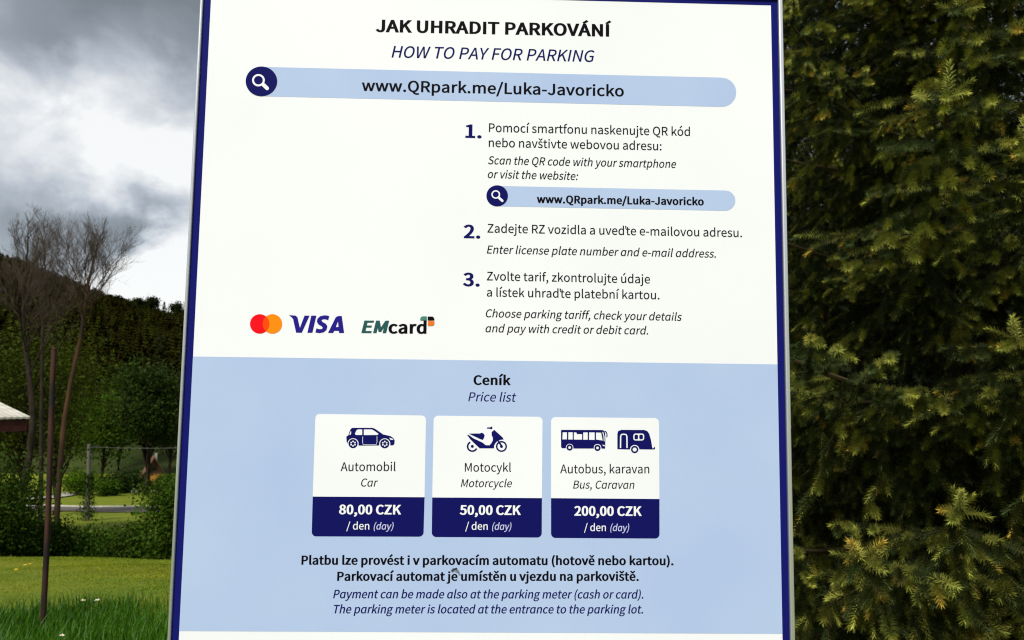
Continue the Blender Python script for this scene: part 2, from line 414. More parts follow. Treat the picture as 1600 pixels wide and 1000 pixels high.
def shifted(conts, dx, dy=0): return [c + np.array([dx, dy]) for c in conts]
_ca = [c for c in GL['ě'][1] if c[:, 1].min() > 800]
GL['š'] = (GL['s'][0], GL['s'][1] + shifted(_ca, GL['s'][0] / 2 - GL['ě'][0] / 2 - 6))
_ap = shifted([c * np.array([1, 0.85]) for c in GL["'"][1]], GL['d'][0] - 95, 170)
GL['ď'] = (GL['d'][0] + 90, GL['d'][1] + _ap)
def _single_storey():
    a, conts = GL['d']
    out = []
    for c in conts:
        c = c.copy()
        c[:, 1] = np.minimum(c[:, 1], 745)
        keep = [p for i, p in enumerate(c) if np.hypot(*(p - c[i - 1])) > 0.5]
        out.append(np.array(keep))
    return (a, out)
GL['ɑ'] = _single_storey()

def area(c):
    x, y = c[:, 0], c[:, 1]
    return 0.5 * np.sum(x * np.roll(y, -1) - y * np.roll(x, -1))

def embolden(conts, dx, dy):
    big = max(conts, key=lambda c: abs(area(c)))
    sgn = 1.0 if area(big) > 0 else -1.0
    out = []
    for c in conts:
        p, n = np.roll(c, 1, 0), np.roll(c, -1, 0)
        e1, e2 = c - p, n - c
        e1 /= np.linalg.norm(e1, axis=1)[:, None] + 1e-9
        e2 /= np.linalg.norm(e2, axis=1)[:, None] + 1e-9
        n1 = np.c_[e1[:, 1], -e1[:, 0]] * sgn
        n2 = np.c_[e2[:, 1], -e2[:, 0]] * sgn
        m = n1 + n2
        d = np.maximum(np.sum(m * m, 1) / 2, 0.35)
        o = m / d[:, None]
        out.append(c + o * np.array([dx, dy]))
    return out

STY = {'r': (10, 7, 0, 4), 's': (32, 17, 0, 28), 'b': (60, 29, 0, 52), 'k': (60, 30, 0, 64), 'i': (10, 7, 0.2, 4), 'is': (26, 15, 0.2, 18), 'ik': (74, 36, 0.2, 70)}

def layout(text, style):
    """list of contours per glyph in font units (cap height 1000) and the ink extent"""
    dx, dy, sh, tr = STY[style]
    x, glyphs = 0.0, []
    for ch in text:
        if ch == ' ':
            x += 300 + tr * 0.3
            continue
        if sh and ch == 'a': ch = 'ɑ'
        a, conts = GL[ch]
        cs = [c.copy() for c in conts]
        if dx:
            cs = embolden(cs, dx, dy)
            cs = [np.c_[c[:, 0], (c[:, 1] + dy) * 1000 / (1000 + 2 * dy)] for c in cs]
        if sh: cs = [np.c_[c[:, 0] + sh * c[:, 1], c[:, 1]] for c in cs]
        glyphs.append((cs, ch, x + tr / 2))
        x += a + tr
    lo = min(c[:, 0].min() + x_ for g, _, x_ in glyphs for c in g)
    hi = max(c[:, 0].max() + x_ for g, _, x_ in glyphs for c in g)
    return glyphs, lo, hi

def bpt(px, py):                # pixel of the photograph -> point (X, Z) on the board's face
    d = dir_of(px, py)
    p = CAM + d * (-CAM.y / d.y)
    return np.array([p.x, p.z])

def add_flat(mb, conts, off, mi=0):
    """fill 2-D contours (board X, Z) as a sheet standing off the face"""
    if len(conts) > 1:          # separate islands are filled one by one, each with its own holes
        def inside(pt, c):
            x, y = c[:, 0], c[:, 1]
            xn, yn = np.roll(x, -1), np.roll(y, -1)
            cr = (y > pt[1]) != (yn > pt[1])
            with np.errstate(divide='ignore', invalid='ignore'):
                xi = x + (pt[1] - y) / (yn - y) * (xn - x)
            return bool(np.sum(cr & (pt[0] < xi)) % 2)
        outer = [i for i, c in enumerate(conts) if not any(j != i and inside(c[0], k) for j, k in enumerate(conts))]
        if len(outer) > 1:
            for i in outer:
                add_flat(mb, [conts[i]] + [k for j, k in enumerate(conts) if j not in outer and inside(k[0], conts[i])], off, mi)
            return
    pl = [[Vector((float(p[0]) * 1000, float(p[1]) * 1000, 0)) for p in c] for c in conts]
    tris = tessellate_polygon(pl)
    V = np.concatenate(conts)
    V3 = np.c_[V[:, 0], np.full(len(V), -off), V[:, 1]]
    F = []
    for t in tris:
        a, b, c = (V[i] for i in t)
        cr = (b[0] - a[0]) * (c[1] - a[1]) - (b[1] - a[1]) * (c[0] - a[0])
        if abs(cr) < 1e-14: continue
        F.append(t if cr > 0 else t[::-1])
    if F: mb.add(V3, F, mi)

def winding(pt, conts):
    w = 0
    for c in conts:
        x, y = c[:, 0], c[:, 1]
        xn, yn = np.roll(x, -1), np.roll(y, -1)
        up, dn = (y <= pt[1]) & (yn > pt[1]), (y > pt[1]) & (yn <= pt[1])
        sd = (xn - x) * (pt[1] - y) - (pt[0] - x) * (yn - y)
        w += int(np.sum(up & (sd > 0))) - int(np.sum(dn & (sd < 0)))
    return w

FILL = {}
def filled(conts, key):
    """triangles of one glyph, safe where a heavy outline crosses itself"""
    if key in FILL: return FILL[key]
    V, E = [], []
    for c in conts:
        n0, n = len(V), len(c)
        V += [Vector((float(p[0]), float(p[1]))) for p in c]
        E += [(n0 + k, n0 + (k + 1) % n) for k in range(n)]
    big = max(conts, key=lambda c: abs(area(c)))
    sg = 1 if area(big) > 0 else -1
    vo, eo, fo = delaunay_2d_cdt(V, E, [], 0, 1e-4)[:3]
    P = np.array([(v.x, v.y) for v in vo])
    F = []
    for t in fo:
        t = list(t)
        a, b_, c = P[t[0]], P[t[1]], P[t[2]]
        cr = (b_[0] - a[0]) * (c[1] - a[1]) - (b_[1] - a[1]) * (c[0] - a[0])
        if abs(cr) < 1e-3: continue
        if winding((a + b_ + c) / 3, conts) * sg > 0:
            F.append(t if cr > 0 else t[::-1])
    FILL[key] = (P, np.array(F, int))
    return FILL[key]

def add_text(mb, text, style, x0, y0, x1, y1, cap, off, mi=0, up=None):
    glyphs, lo, hi = layout(text, style)
    b0, b1 = bpt(x0, y0), bpt(x1, y1)
    xm, ym = (x0 + x1) / 2, (y0 + y1) / 2
    v = (bpt(xm, ym - cap) - bpt(xm, ym)) / 1000
    v[0] = 0
    e = (b1 - b0) / (hi - lo)
    for (cs, ch, x) in glyphs:
        P, F = filled(cs, (ch, style))
        Q = b0 + (P[:, :1] + x - lo) * e + P[:, 1:] * v
        mb.add(np.c_[Q[:, 0], np.full(len(Q), -off), Q[:, 1]], F, mi)

def px_poly(pts, ox=0, oy=0, sc=1.0): return np.array([bpt(ox + x * sc, oy + y * sc) for x, y in pts])
def disc(cx, cy, rx, ry=None, n=40, a0=0, a1=360):
    ry = ry or rx
    full = abs(a1 - a0) >= 360
    k = n if full else n + 1
    return [(cx + rx * math.cos(math.radians(a0 + (a1 - a0) * i / n)), cy + ry * math.sin(math.radians(a0 + (a1 - a0) * i / n))) for i in range(k)]
def thick(pts, w):              # outline of a thick polyline
    P = np.array(pts, float)
    T = np.gradient(P, axis=0)
    T /= np.linalg.norm(T, axis=1)[:, None]
    Nn = np.c_[-T[:, 1], T[:, 0]] * w / 2
    return [tuple(p) for p in np.r_[P + Nn, (P - Nn)[::-1]]]
def rrect(tl, tr, br, bl, r, n=6, corners='1111'):
    P = [np.array(p, float) for p in (tl, tr, br, bl)]
    out = []
    for i in range(4):
        c, p, q = P[i], P[i - 1], P[(i + 1) % 4]
        if corners[i] == '0':
            out.append(tuple(c)); continue
        u, w = (p - c) / np.linalg.norm(p - c), (q - c) / np.linalg.norm(q - c)
        a, b = c + u * r, c + w * r
        ctr = c + (u + w) * r
        for k in range(n + 1):
            t = k / n * math.pi / 2
            out.append(tuple(ctr - w * r * math.cos(t) - u * r * math.sin(t)))
    return out

PR = dict(rough=0.55, spec=0.03)
M_WHITE = noisy('printed_white', (0.732, 0.742, 0.775), (0.768, 0.776, 0.805), 3.0, 0.5, spec=0.12)
M_PALE = noisy('printed_pale_blue', (0.36, 0.455, 0.675), (0.39, 0.485, 0.69), 7.0, 0.5, spec=0.12)
M_NAVY = principled('printed_navy', (0.0055, 0.006, 0.095), **PR)
M_BORDER = principled('printed_border_blue', (0.007, 0.009, 0.125), **PR)
M_BLACK = principled('printed_black', (0.004, 0.003, 0.005), **PR)
M_GREY = principled('printed_dark_grey', (0.010, 0.008, 0.015), **PR)
M_LILAC = principled('printed_lilac', (0.5, 0.5, 0.75), **PR)
M_RED = principled('printed_red', (0.75, 0.006, 0.012), **PR)
M_ORANGE = principled('printed_orange', (0.86, 0.22, 0.005), **PR)
M_OVERLAP = principled('printed_red_orange', (0.82, 0.06, 0.004), **PR)
M_VIOLET = principled('printed_violet_blue', (0.018, 0.012, 0.21), **PR)
M_TEAL = principled('printed_teal', (0.02, 0.085, 0.085), **PR)
M_TEAL2 = principled('printed_pale_teal', (0.06, 0.2, 0.17), **PR)
M_RUST = principled('printed_orange_brown', (0.72, 0.16, 0.02), **PR)
M_ALU = noisy('brushed_aluminium', (0.62, 0.63, 0.64), (0.70, 0.71, 0.72), 40.0, 0.38, 0.85, 0.5, stretch=(1, 1, 0.05))
M_POST = noisy('galvanised_steel', (0.42, 0.43, 0.44), (0.52, 0.53, 0.54), 30.0, 0.45, 0.8)
M_PEN = principled('pen_ink', (0.012, 0.014, 0.03), 0.5)
M_SMUDGE = noisy('grey_smudge', (0.06, 0.07, 0.09), (0.26, 0.31, 0.40), 500.0, 0.7)

H_IN = 1.30 * W_IN
xl, xr, zt, zb = -W_IN / 2, W_IN / 2, Z_TOP, Z_TOP - H_IN
zm = Z_TOP - 0.6468 * W_IN
zs = Z_TOP - 1.0976 * W_IN
BW = 0.0078
L1 = 0.00012                    # each print layer stands this far off the one below
board = empty('information_board', (0, 0.012, 0))
tag(board, 'large white and pale blue parking payment board in a thin aluminium frame with navy border', 'sign')
BO = Vector((0, 0.012, 0))
def bsub(mb, name, mats, parent, smooth=False):
    o = mb.build(name, mats, parent, smooth)
    if parent is board: o.location = -BO
    return o

p = MB()
p.box((xl - BW, 0.0, zb - BW), (xr + BW, 0.020, zt + BW), 0)
def quad(mb, a, b, c, d, off, mi): add_flat(mb, [np.array([a, b, c, d], float)], off, mi)
for (a, b, c, d) in (((xl - BW, zb - BW), (xl, zb), (xl, zt), (xl - BW, zt + BW)), ((xr, zb), (xr + BW, zb - BW), (xr + BW, zt + BW), (xr, zt)),
                     ((xl, zt), (xr, zt), (xr + BW, zt + BW), (xl - BW, zt + BW)), ((xl - BW, zb - BW), (xr + BW, zb - BW), (xr, zb), (xl, zb))):
    quad(p, a, b, c, d, L1, 1)
quad(p, (xl, zs), (xr, zs), (xr, zm), (xl, zm), L1, 2)
panel = bsub(p, 'panel', [M_WHITE, M_BORDER, M_PALE], board)

fr = MB()
y0, y1 = -0.0035, 0.026
FL, FRW = 0.0036, 0.0054
xa, xb = xl - BW - FL, xr + BW + FRW
za, zc = zb - BW - 0.0045, zt + BW + 0.0045
def bar(mb, a, b, r=0.0014):     # bar with eased front edges along X or Z
    (x0, z0), (x1, z1) = a, b
    prof = [(x0, y1), (x0, y0 + r), (x0 + r * 0.3, y0 + r * 0.3), (x0 + r, y0), (x1 - r, y0), (x1 - r * 0.3, y0 + r * 0.3), (x1, y0 + r), (x1, y1)]
    n = len(prof)
    V = [(x, y, z0) for x, y in prof] + [(x, y, z1) for x, y in prof]
    F = [(i, (i + 1) % n, n + (i + 1) % n, n + i) for i in range(n)]
    mb.add(V, F)
    mb.add(V[:n], [list(range(n))[::-1]])
    mb.add(V[n:], [list(range(n))])
bar(fr, (xa, za), (xl - BW - 0.0003, zc))
bar(fr, (xr + BW + 0.0003, za), (xb, zc))
fr.box((xl - BW, y0, zt + BW + 0.0003), (xr + BW, y1, zc))
fr.box((xl - BW, y0, za), (xr + BW, y1, zb - BW - 0.0003))
bsub(fr, 'frame', [M_ALU], board)
for sx in (-0.19, 0.19):
    po = MB()
    po.tube([(sx, 0.058, -0.3), (sx, 0.058, 1.0), (sx, 0.058, Z_TOP - 0.02)], 0.03, 20)
    po.box((sx - 0.045, 0.0265, 1.35), (sx + 0.045, 0.034, 1.39))
    po.box((sx - 0.045, 0.0265, 1.85), (sx + 0.045, 0.034, 1.89))
    bsub(po, 'post', [M_POST], board, True)

# lettering on the sheet
T = MB()
o2 = 2 * L1
mats = [M_BLACK, M_NAVY, M_GREY]
for a in [("JAK UHRADIT PARKOVÁNÍ", 'b', 586.7, 49.9, 955.2, 57.3, 19.3, 0), ("HOW TO PAY FOR PARKING", 'i', 611.7, 89.8, 929, 96.8, 18.0, 1)]:
    add_text(T, *a[:7], o2, a[7])
o = T.build('heading_lettering', mats, panel); o.location = -Vector((0, 0, 0))
T = MB()
for a in [("1.", 'k', 727, 215.3, 752.5, 216, 21, 1),
          ("Pomocí smartfonu naskenujte QR kód", 'r', 763.9, 206.1, 1078, 212.4, 13.4, 2),
          ("nebo navštivte webovou adresu:", 'r', 763.6, 229.5, 1033.6, 234.9, 13.4, 2),
          ("Scan the QR code with your smartphone", 'i', 762.4, 256.5, 1056.4, 262.5, 12.4, 2),
          ("or visit the website:", 'i', 762, 278.1, 903.4, 281.4, 12.4, 2),
          None, ("2.", 'k', 724, 372, 750.4, 372.6, 21, 1),
          ("Zadejte RZ vozidla a uveďte e-mailovou adresu.", 'r', 761.5, 363.3, 1159.3, 370.5, 13.4, 2),
          ("Enter license plate number and e-mail address.", 'i', 760.6, 396, 1118.5, 402.6, 12.4, 2),
          None, ("3.", 'k', 723, 447, 749.5, 447.6, 21, 1),
          ("Zvolte tarif, zkontrolujte údaje", 'r', 760.6, 438, 1015.6, 442.8, 13.4, 2),
          ("a lístek uhraďte platební kartou.", 'r', 760.6, 463.2, 1030.3, 467.7, 13.4, 2),
          ("Choose parking tariff, check your details", 'i', 759, 495.6, 1065.4, 501.3, 12.4, 2),
          ("and pay with credit or debit card.", 'i', 758.5, 519, 1012.6, 522.6, 12.4, 2), None]:
    if a is None:
        T.build('instruction_lettering', mats, panel)
        T = MB()
        continue
    add_text(T, *a[:7], o2, a[7])
T = MB()
for a in [("Ceník", 'b', 739.7, 601.4, 798.2, 601.8, 15.2, 0), ("Price list", 'i', 731.6, 626.9, 806.6, 627.7, 14.0, 1),
          None, ("Platbu lze provést i v parkovacím automatu (hotově nebo kartou).", 'b', 470.9, 882.3, 1052.4, 883.1, 14.2, 0),
          ("Parkovací automat je umístěn u vjezdu na parkoviště.", 'b', 526.8, 907.5, 998.1, 907.5, 14.2, 0),
          ("Payment can be made also at the parking meter (cash or card).", 'is', 520.5, 934.7, 1005.2, 935.2, 13.2, 1),
          ("The parking meter is located at the entrance to the parking lot.", 'is', 521.3, 958.3, 1004.8, 958.5, 13.2, 1)]:
    if a is None:
        T.build('price_list_lettering', mats, panel)
        T = MB()
        continue
    add_text(T, *a[:7], o2, a[7])
T.build('footer_lettering', mats, panel)
pm = MB()
add_flat(pm, [px_poly([(5.5, 18), (13, 18.5), (17, 24), (19.5, 31), (16, 29), (14, 25.5), (9, 24), (5, 25), (3.5, 22)], 701, 869.5, 1.0)], o2 + L1 * .5, 1)
add_flat(pm, [px_poly([(3.8, 21.2), (8, 17.8), (12.8, 16.2), (13.6, 18.0), (9.6, 20.6), (5.2, 23.0)], 701, 870.5, 1.0)], o2 + L1, 0)
pm.build('pen_scribble', [M_PEN, M_SMUDGE], panel)

# search bars
def search_bar(outline, ci, rx, ry, ring, rr, rw, h0, h1, hw, text, style, tp):
    s = MB()
    add_flat(s, [px_poly(outline)], L1, 0)
    add_flat(s, [px_poly(disc(*ci, rx, ry, 64))], o2 + L1, 1)
    bar_ = bsub(s, 'search_bar', [M_PALE, M_NAVY], board)
    g = MB()
    add_flat(g, [px_poly(disc(*ring, rr, rr * 0.97, 48)), px_poly(disc(*ring, rr - rw, (rr - rw) * 0.97, 48))[::-1]], o2 + 2 * L1)
    dx, dz = h1[0] - h0[0], h1[1] - h0[1]
    l = math.hypot(dx, dz); dx /= l; dz /= l
    an = math.degrees(math.atan2(dz, dx))
    pts = [(h0[0] - dz * -hw, h0[1] + dx * -hw)] + disc(h1[0] - dx * hw, h1[1] - dz * hw, hw, hw, 12, an - 90, an + 90) + [(h0[0] + dz * -hw, h0[1] - dx * -hw)]
    add_flat(g, [px_poly(pts)], o2 + 2 * L1 + 0.00003)
    g.build('magnifier_icon', [M_WHITE], bar_)
    t = MB()
    add_text(t, text, style, *tp, o2 + L1, 0)
    t.build('lettering', [M_BLACK], bar_)
e1 = [(412, 104.6)] + [(1128, 121.3)] + disc(1128, 144.3, 22.3, 22.6, 18, -88, 90) + [(1128, 167), (412, 150.5)]
search_bar(e1, (408.6, 127.2), 24.6, 23.2, (404, 125.6), 9.9, 3.0, (410.0, 131.0), (419.6, 140.2), 2.9, "www.QRpark.me/Luka-Javoricko", 's', (565, 142, 974.7, 150.8, 17.3))
e2 = [(776, 290.5)] + [(1133, 297.7)] + disc(1133, 313.5, 16, 15.8, 16, -88, 90) + [(1133, 329.4), (776, 322.3)]
search_bar(e2, (776.8, 306), 16.8, 16.4, (774.6, 304), 6.8, 2.1, (778.8, 308.3), (786.2, 315.2), 1.9, "www.QRpark.me/Luka-Javoricko", 'b', (838.6, 317.1, 1099.6, 321, 12.2))

# payment card logos
lg = MB()
ca, cb, rad = (405.9, 506.1), (425.7, 506.1), 15.2
xi = (ca[0] + cb[0]) / 2
th = math.degrees(math.acos((xi - ca[0]) / rad))
add_flat(lg, [px_poly(disc(*ca, rad, rad, 48, th, 360 - th) + disc(*cb, rad, rad, 24, 180 + th, 180 - th)[1:-1])], o2, 0)
add_flat(lg, [px_poly(disc(*cb, rad, rad, 48, -180 + th, 180 - th) + disc(*ca, rad, rad, 24, th, -th)[1:-1])], o2, 1)
add_flat(lg, [px_poly(disc(*ca, rad, rad, 24, -th, th) + disc(*cb, rad, rad, 24, 180 - th, 180 + th)[1:-1])], o2, 2)
tag(bsub(lg, 'payment_logo', [M_RED, M_ORANGE, M_OVERLAP], board), 'red and orange overlapping discs')
lg = MB()                       # slanted blue word, first letter with a spur
S4 = 0.2125
def q4(pts): return px_poly(pts, 370, 440, S4)
add_flat(lg, [q4([(383, 246), (432, 250), (446, 262), (464, 340), (498, 250), (535, 250), (478, 376), (436, 375), (414, 275), (404, 263)])], o2)
add_flat(lg, [q4([(548, 250), (585, 250), (556, 376), (519, 376)])], o2)
add_flat(lg, [q4([(680, 254), (672, 284), (652, 277), (632, 277), (622, 286), (632, 297), (655, 310), (666, 328), (660, 354), (640, 372), (610, 379), (578, 374), (586, 343), (606, 350), (624, 349), (633, 340), (624, 328), (602, 316), (589, 297), (593, 273), (612, 255), (640, 248), (664, 249)])], o2)
add_flat(lg, [q4([(744, 253), (772, 253), (789, 378), (753, 378), (750, 362), (716, 362), (708, 378), (671, 377), (728, 262)]),
              q4([(744, 292), (728, 334), (748, 334)])[::-1]], o2)
tag(bsub(lg, 'payment_logo', [M_VIOLET], board), 'slanted dark blue card word mark')
lg = MB()
add_text(lg, "EM", 'ik', 564.6, 520.4, 607.5, 520.6, 19.6, o2, 0)
add_text(lg, "card", 'k', 606.8, 521.0, 666.2, 521.3, 19.6, o2 + L1, 1)
def q8(pts): return px_poly(pts, 540, 480, 0.1)
add_flat(lg, [q8(rrect((1170, 143), (1268, 143), (1268, 206), (1166, 206), 40, 5, '1000'))], o2 + 2 * L1, 2)
add_flat(lg, [q8(rrect((1283, 145), (1387, 147), (1387, 206), (1283, 206), 40, 5, '0100'))], o2 + 2 * L1, 1)
add_flat(lg, [q8(rrect((1285, 216), (1387, 216), (1387, 290), (1285, 290), 40, 5, '0010'))], o2 + 2 * L1, 3)
tag(bsub(lg, 'payment_logo', [M_TEAL, M_BLACK, M_TEAL2, M_RUST], board), 'teal and black word mark with small coloured squares')

# price cards
o3, o4, o5 = 2 * L1, 3 * L1, 4 * L1
def car_icon(mb):
    q = lambda pts: px_poly(pts, 470, 630, 0.1)
    def ring(c, r): return [c]
    body = [(712, 520), (745, 500), (762, 440), (782, 400), (812, 384), (1120, 384), (1160, 398), (1290, 488), (1400, 512), (1448, 545), (1468, 580), (1462, 640), (1440, 658), (1400, 660),
            (1398, 640)] + disc(1312, 632, 86, 84, 16, 0, -180) + [(1226, 660), (905, 662), (902, 640)] + disc(817, 630, 86, 84, 16, 0, -180) + [(728, 628), (716, 600)]
    holes = [[(845, 480), (868, 425), (890, 408), (960, 408), (960, 496), (862, 496)], [(985, 408), (1110, 408), (1150, 430), (1215, 478), (1200, 496), (985, 498)],
             [(758, 488), (776, 440), (788, 436), (786, 480), (772, 495)], [(1378, 536), (1440, 556), (1446, 572), (1404, 572)],
             thick([(968, 520), (966, 600), (972, 645), (1080, 648), (1180, 645), (1192, 600), (1190, 516)], 8)]
    add_flat(mb, [q(body)] + [q(h) for h in holes], o4)
    for c in ((817, 630), (1312, 632)):
        add_flat(mb, [q(disc(*c, 72, 72, 32))] + [q(disc(c[0] + 34 * math.cos(a), c[1] + 34 * math.sin(a), 14, 14, 8)) for a in (0.5, 1.57, 2.64, 3.64, 4.71, 5.78)], o4 + 0.00004)
def scooter_icon(mb):
    q = lambda pts: px_poly(pts, 700, 640, 0.1)
    add_flat(mb, [q([(295, 392), (330, 398), (400, 450), (470, 482), (540, 515), (590, 556), (650, 556), (680, 520), (700, 480), (700, 440), (682, 400), (682, 350), (722, 315), (800, 385), (850, 430), (872, 466),
                     (820, 472), (775, 488), (740, 525), (720, 565), (718, 605), (495, 605), (420, 535), (350, 465)])], o4)
    add_flat(mb, [q([(322, 374), (500, 372), (525, 360), (555, 372), (574, 402), (560, 450), (538, 474), (480, 450), (400, 412)])], o4)
    add_flat(mb, [q([(610, 278), (660, 276), (680, 262), (696, 280), (690, 304), (668, 308), (655, 298), (612, 300)])], o4)
    add_flat(mb, [q(disc(835, 575, 87, 86, 36)), q(disc(835, 575, 62, 62, 30))[::-1]], o4)
    add_flat(mb, [q(disc(835, 575, 24, 24, 16))], o4)
    add_flat(mb, [q([(772, 490), (796, 482), (850, 560), (826, 580)])], o4 + 0.00004)
    add_flat(mb, [q(disc(380, 575, 87, 86, 30, 25, 245) + disc(380, 575, 60, 60, 30, 245, 25))], o4)
    add_flat(mb, [q(disc(380, 574, 24, 24, 16))], o4)
S7 = 170 / 1600
def bus_icon(mb):
    q = lambda pts: px_poly(pts, 860, 650, S7)
    body = [(165, 203), (760, 205), (790, 215), (805, 250), (808, 330), (805, 480), (760, 480), (745, 470)] + disc(692, 465, 55, 55, 14, 5, -185) + [(635, 478), (338, 478), (335, 468)] + disc(282, 462, 55, 55, 14, 5, -185) + [(225, 474), (170, 473), (156, 455), (155, 215)]
    holes = [[(180, 238), (243, 238), (243, 343), (176, 343)], [(264, 238), (327, 238), (327, 345), (262, 345)], [(344, 240), (380, 240), (390, 265), (465, 265), (465, 240), (466, 346), (344, 346)],
             [(482, 240), (548, 240), (548, 348), (482, 348)], [(568, 240), (650, 240), (650, 350), (568, 350)], [(670, 242), (745, 244), (768, 360), (670, 345)],
             [(762, 232), (776, 235), (794, 300), (796, 372), (784, 368), (780, 300)], [(760, 418), (800, 428), (800, 446), (775, 438)]]
    add_flat(mb, [q(body)] + [q(h) for h in holes], o4)
    add_flat(mb, [q(thick([(800, 222), (822, 238), (832, 270), (830, 312)], 16))], o4)
    for c in ((282, 462), (692, 468)):
        add_flat(mb, [q(disc(*c, 46, 46, 28)), q(disc(*c, 20, 20, 16))[::-1]], o4 + 0.00004)
def caravan_icon(mb):
    q = lambda pts: px_poly(pts, 860, 650, S7)
    body = [(984, 260), (996, 222), (1040, 203), (1380, 205), (1425, 222), (1452, 260), (1478, 350), (1496, 455), (1500, 475), (1520, 470), (1522, 455), (1538, 458), (1538, 485), (1520, 492), (1306, 490)] + disc(1238, 492, 68, 68, 16, 0, -180) + [(984, 488)]
    holes = [thick([(1030, 470), (1032, 300), (1042, 272), (1076, 266), (1112, 272), (1124, 300), (1126, 470)], 20)]
    fr_ = rrect((1218, 256), (1378, 256), (1378, 360), (1218, 360), 34)
    add_flat(mb, [q(body)] + [q(h) for h in holes] + [q(fr_)], o4)
    add_flat(mb, [q(rrect((1236, 274), (1288, 274), (1288, 342), (1236, 342), 18))], o4)
    add_flat(mb, [q(rrect((1306, 274), (1360, 274), (1360, 342), (1306, 342), 18))], o4)
    add_flat(mb, [q(disc(1238, 492, 54, 54, 32)), q(disc(1238, 492, 30, 30, 24))[::-1]], o4 + 0.00004)

def price_card(label, tl, tr, br, bl, ml, mr, icons, texts):
    c = MB()
    add_flat(c, [px_poly(rrect(tl, tr, mr, ml, 7, 6, '1100'))], o3, 0)
    add_flat(c, [px_poly(rrect(ml, mr, br, bl, 7, 6, '0011'))], o3, 1)
    card = bsub(c, 'price_card', [M_WHITE, M_NAVY], board)
    tag(card, label)
    for nm, fn in icons:
        g = MB(); fn(g)
        g.build(nm, [M_NAVY], card)
    t = MB()
    for a in texts: add_text(t, *a[:7], o4, a[7])
    t.build('lettering', [M_GREY, M_WHITE, M_LILAC], card)
price_card('price card with a small car pictogram and 80,00', (493, 646.6), (665.7, 649.3), (661.7, 838.5), (487, 838), (488.7, 775.8), (663.4, 776.8), [('car_icon', car_icon)],
           [("Automobil", 'r', 532.2, 736.1, 618.2, 736.0, 13.8, 0), ("Car", 'i', 564.1, 760.2, 590.5, 760.2, 12.5, 0), ("80,00 CZK", 'b', 529.7, 803.4, 626.9, 803.8, 15, 1),
            ("/ den", 'r', 541.2, 827.2, 577, 827.4, 11.6, 1), ("(day)", 'i', 584, 827.2, 614.8, 827.4, 10.8, 2)])
price_card('price card with a scooter pictogram and 50,00', (677.7, 649.4), (847.8, 651.3), (846.4, 839.8), (674.6, 839), (675.4, 777.2), (846.7, 778.2), [('scooter_icon', scooter_icon)],
           [("Motocykl", 'r', 726.2, 736.8, 798.5, 737, 13.5, 0), ("Motorcycle", 'i', 719.9, 761, 799.9, 761.2, 12.3, 0), ("50,00 CZK", 'b', 718.2, 804.2, 813.9, 804.6, 15, 1),
            ("/ den", 'r', 726.9, 827.6, 762, 827.8, 11.6, 1), ("(day)", 'i', 769, 827.6, 799, 827.8, 10.8, 2)])
price_card('price card with bus and caravan pictograms and 200,00', (861, 651.6), (1029.6, 653.3), (1030.4, 841.4), (861, 840.4), (861, 778.3), (1030.3, 779.6), [('bus_icon', bus_icon), ('caravan_icon', caravan_icon)],
           [("Autobus, karavan", 'r', 875.2, 739.5, 1014.4, 739.6, 13.8, 0), ("Bus, Caravan", 'i', 895.4, 763.3, 991.2, 763.7, 12.5, 0), ("200,00 CZK", 'b', 897, 805.7, 1002.7, 806.1, 15, 1),
            ("/ den", 'r', 912.5, 829.6, 946.6, 829.8, 11.6, 1), ("(day)", 'i', 953.6, 829.6, 983, 829.8, 10.8, 2)])
for o in board.children: o.location = -BO
# ------------------------------------------------------------------ the land
def smooth(a, b, x):
    t = np.clip((np.asarray(x, float) - a) / (b - a), 0, 1)
    return t * t * (3 - 2 * t)

def bumps(x, y, s, seed=0):
    x, y = np.asarray(x, float) / s, np.asarray(y, float) / s
    return (np.sin(x * 1.3 + 1.7 * seed) * np.cos(y * 1.1 + seed) + 0.6 * np.sin(x * 2.7 + y * 1.9 + seed * 2.1) + 0.4 * np.cos(y * 3.1 - x * 1.7 + seed))

PROF_Y = np.array([-60, 3.0, 5.0, 10.0, 11.0, 16.0, 26.0, 52.0, 64.0, 80.0, 94.0, 104.0, 150.0, 250.0, 420.0, 520.0, 900.0])
PROF_Z = np.array([0, 0, -0.08, -0.98, -1.18, -3.2, -5.6, -8.3, -9.35, -10.9, -12.3, -12.0, -5.0, 17.0, 56.0, 56.0, 20.0])
_yy = np.linspace(-60, 900, 4801)
_pz = np.interp(_yy, PROF_Y, PROF_Z)
_k = np.hanning(15); _k /= _k.sum()
_pz = np.convolve(np.pad(_pz, 7, mode='edge'), _k, mode='valid')
def gz(x, y):                   # height of the land
    x, y = np.asarray(x, float), np.asarray(y, float)
    z = np.interp(y, _yy, _pz)
    r = np.interp(x / np.maximum(y + 0.84, 1.0), [-1.6, -0.69, -0.61, -0.52, -0.435, 0.0, 1.5], [1.55, 1.25, 1.085, 0.865, 0.68, 0.58, 0.56])
    up = smooth(110, 420, y)
    z = z + np.maximum(z + 12.3, 0) * (r - 1) * up
    z = z + 0.02 * bumps(x, y, 1.1, 2) * smooth(2.5, 6, y) + 0.10 * bumps(x, y, 14, 1) * smooth(14, 40, y) + 1.1 * bumps(x, y, 38, 3) * smooth(110, 240, y)
    return z
def gz1(x, y): return float(gz(x, y))

def sheet(name, xs, ys, mat, dz=0.0, smooth_=True):
    X, Y = np.meshgrid(xs, ys)
    Z = gz(X, Y) + dz
    V = np.stack([X, Y, Z], -1).reshape(-1, 3)
    nx, ny = len(xs), len(ys)
    i = np.arange(ny - 1)[:, None] * nx
    j = np.arange(nx - 1)[None, :]
    F = np.stack([i + j, i + j + 1, i + nx + j + 1, i + nx + j], -1).reshape(-1, 4)
    mb = MB()
    mb.add(V, F)
    return mb.build(name, mat, None, smooth_)

